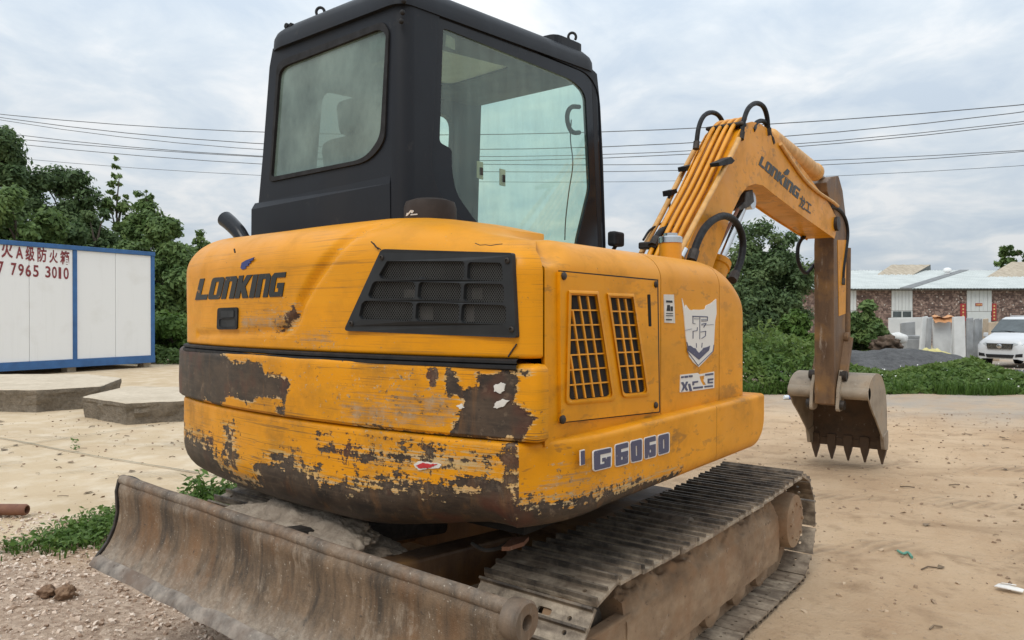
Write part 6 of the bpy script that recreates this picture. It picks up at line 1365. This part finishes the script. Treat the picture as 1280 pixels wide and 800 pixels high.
# local frame: front faces -y, x to the viewer's right, length along +y
def vsec(y, w0, w1, zlo, zbelt, ztop):
    return [(-w0 * .96, y, zlo), (-w0, y, zlo + .12), (-w0, y, zbelt), (-w1, y, ztop - .10), (-w1 + .10, y, ztop), (0, y, ztop + .02), (w1 - .10, y, ztop), (w1, y, ztop - .10), (w0, y, zbelt), (w0, y, zlo + .12), (w0 * .96, y, zlo)]
hw = .84; secs = [(-2.06, .60, .56, .34, .62, .80), (-2.03, .74, .66, .30, .70, .95), (-1.92, .81, .72, .28, .82, 1.05), (-1.30, hw, .76, .28, 1.05, 1.20), (-1.02, hw, .76, .28, 1.08, 1.26), (-.35, hw, .72, .28, 1.10, 1.80), (-.10, hw, .72, .28, 1.10, 1.86), (1.0, hw, .73, .28, 1.12, 1.88), (2.0, hw, .73, .28, 1.12, 1.86), (2.30, hw, .72, .30, 1.12, 1.78), (2.38, .78, .66, .36, 1.0, 1.6)]
rows = [vsec(*s_) for s_ in secs]; mb = MB(); mb.grid(rows); mb.add(rows[0], [tuple(range(11))]); mb.add(rows[-1], [tuple(range(11))]); vbody = mb.build('body', 'van_white', van, 50, .02)
def vq(name, mat, pts, par=van, t=.015):
    c = sum((Vector(p) for p in pts), Vector()) / len(pts); n = (Vector(pts[1]) - Vector(pts[0])).cross(Vector(pts[2]) - Vector(pts[0])).normalized(); n = n if n.dot(c - Vector((0, .4, .8))) > 0 else -n
    mb = MB(); k = len(pts); A_ = [Vector(p) + n * t for p in pts]; B_ = [Vector(p) - n * .02 for p in pts]; mb.add(A_ + B_, [tuple(range(k))] + [(i, (i + 1) % k, (i + 1) % k + k, i + k) for i in range(k)]); return mb.build(name, mat, par, 0)
vq('windscreen', 'car_glass' if False else 'window_dark', [(-.74, -1.00, 1.29), (.74, -1.00, 1.29), (.64, -.40, 1.75), (-.64, -.40, 1.75)], van, .03)
for s_ in (-1, 1):
    vq('side_window', 'window_dark', [(s_ * .835, -.72, 1.14), (s_ * .745, -.30, 1.70), (s_ * .745, .75, 1.74), (s_ * .835, .75, 1.14)], van); vq('side_window', 'window_dark', [(s_ * .835, .85, 1.14), (s_ * .745, .85, 1.74), (s_ * .745, 1.95, 1.73), (s_ * .835, 1.95, 1.14)], van)
    hl = vq('headlight', 'lamp_glass', [(s_ * .42, -2.07, .80), (s_ * .70, -2.0, .84), (s_ * .80, -1.80, .93), (s_ * .76, -1.86, .98), (s_ * .44, -2.06, .92)], van, .02)
    vq('fog_lamp_recess', 'van_black', [(s_ * .50, -2.08, .42), (s_ * .72, -2.02, .42), (s_ * .72, -2.02, .55), (s_ * .52, -2.08, .52)], van, .015)
    mb = MB(); mb.box((s_ * .96, -.92, 1.18), (.16, .09, .17)); mb.build('wing_mirror', 'van_white', van, 0, .03)
    mb = MB(); mb.bar((s_ * .06, -1.03, 1.31), (s_ * .06 - .5, -.93, 1.36), .02, .02); mb.build('wiper', 'van_black', van, 0)
    for y in (-1.30, 1.45):
        w_ = empty('wheel'); w_.parent = van; mb = MB(); mb.lathe((s_ * .66, y, .31), (s_, 0, 0), [(.20, 0), (.30, .01), (.315, .04), (.315, .14), (.30, .175), (.20, .185)], 24); mb.build('tyre', 'tyre', w_, 40); mb = MB(); mb.lathe((s_ * .80, y, .31), (s_, 0, 0), [(.20, 0), (.20, .035), (.16, .02), (.05, .04), (.01, .042)], 20); mb.build('rim', 'chrome', w_, 40)
        mb = MB(); mb.lathe((s_ * .80, y, .33), (s_, 0, 0), [(.36, 0), (.36, .048), (.01, .049)], 24); mb.build('wheel_arch', 'van_black', van, 40)
vg = vq('grille', 'van_black', [(-.40, -2.085, .70), (.40, -2.085, .70), (.44, -2.075, .90), (-.44, -2.075, .90)], van, .02)
for k in range(4): vq('grille_bar', 'chrome', [(-.40, -2.087, .725 + k * .045), (.40, -2.087, .725 + k * .045), (.40, -2.087, .737 + k * .045), (-.40, -2.087, .737 + k * .045)], vg, .025)
mb = MB(); mb.lathe((0, -2.10, .80), (0, -1, 0), [(.085, 0), (.085, .02), (.06, .03), (.01, .03)], 18); mb.build('badge', 'chrome', vg, 40)
vq('bumper_vent', 'van_black', [(-.42, -2.085, .38), (.42, -2.085, .38), (.46, -2.08, .50), (-.46, -2.08, .50)], van, .02)
mb = MB(); mb.box((0, .9, 1.90), (1.0, 1.8, .03)); mb.build('roof_panel', 'van_white', van, 0, .01)

# ---- overhead power lines (hung between poles far outside the picture)
mat_plain('wire', (.11, .12, .13), .6, 0, .1, 3)
WG = 'power lines crossing the sky'
def wire(L_, Rt, D0, D1, r, label, sag=None):
    """through a left and a right sight of the photograph at the given distances, sagging freely in between"""
    a, b = atD(*L_, D0), atD(*Rt, D1); d_ = b - a; a2, b2 = a - d_ * .9, b + d_ * .9; sg_ = sag if sag is not None else .0; P_ = []
    for i in range(41):
        t = -.9 + 2.8 * i / 40; q = a + d_ * t; q.z += sg_ * 4 * t * (t - 1); P_.append(q)
    mb = MB(); mb.tube(P_, r, 6); return tag(mb.build('power_line', 'wire', None, 60), label, 'power line', WG)
wire((0, 143), (1280, 131), 46, 34, .022, 'topmost power line, passing just above the boom', 1.35)
wire((0, 147), (1280, 140), 45, 36, .022, 'second power line from the top right of the boom', 1.9)
wire((0, 150), (1280, 152), 46, 34, .018, 'power line third from the top at the right edge', 1.95)
wire((0, 166), (1280, 155), 44, 36, .020, 'power line fourth from the top at the right edge', 1.75)
wire((0, 172), (1280, 188), 45, 40, .020, 'power line crossing the boom just above its lettering', 1.2)
wire((0, 178), (1280, 189.5), 46, 42, .020, 'power line closely below its neighbour across the lettering', 1.5)
wire((0, 196), (1280, 207), 60, 52, .018, 'lowest thin faint power line above the shed roof', 1.6)
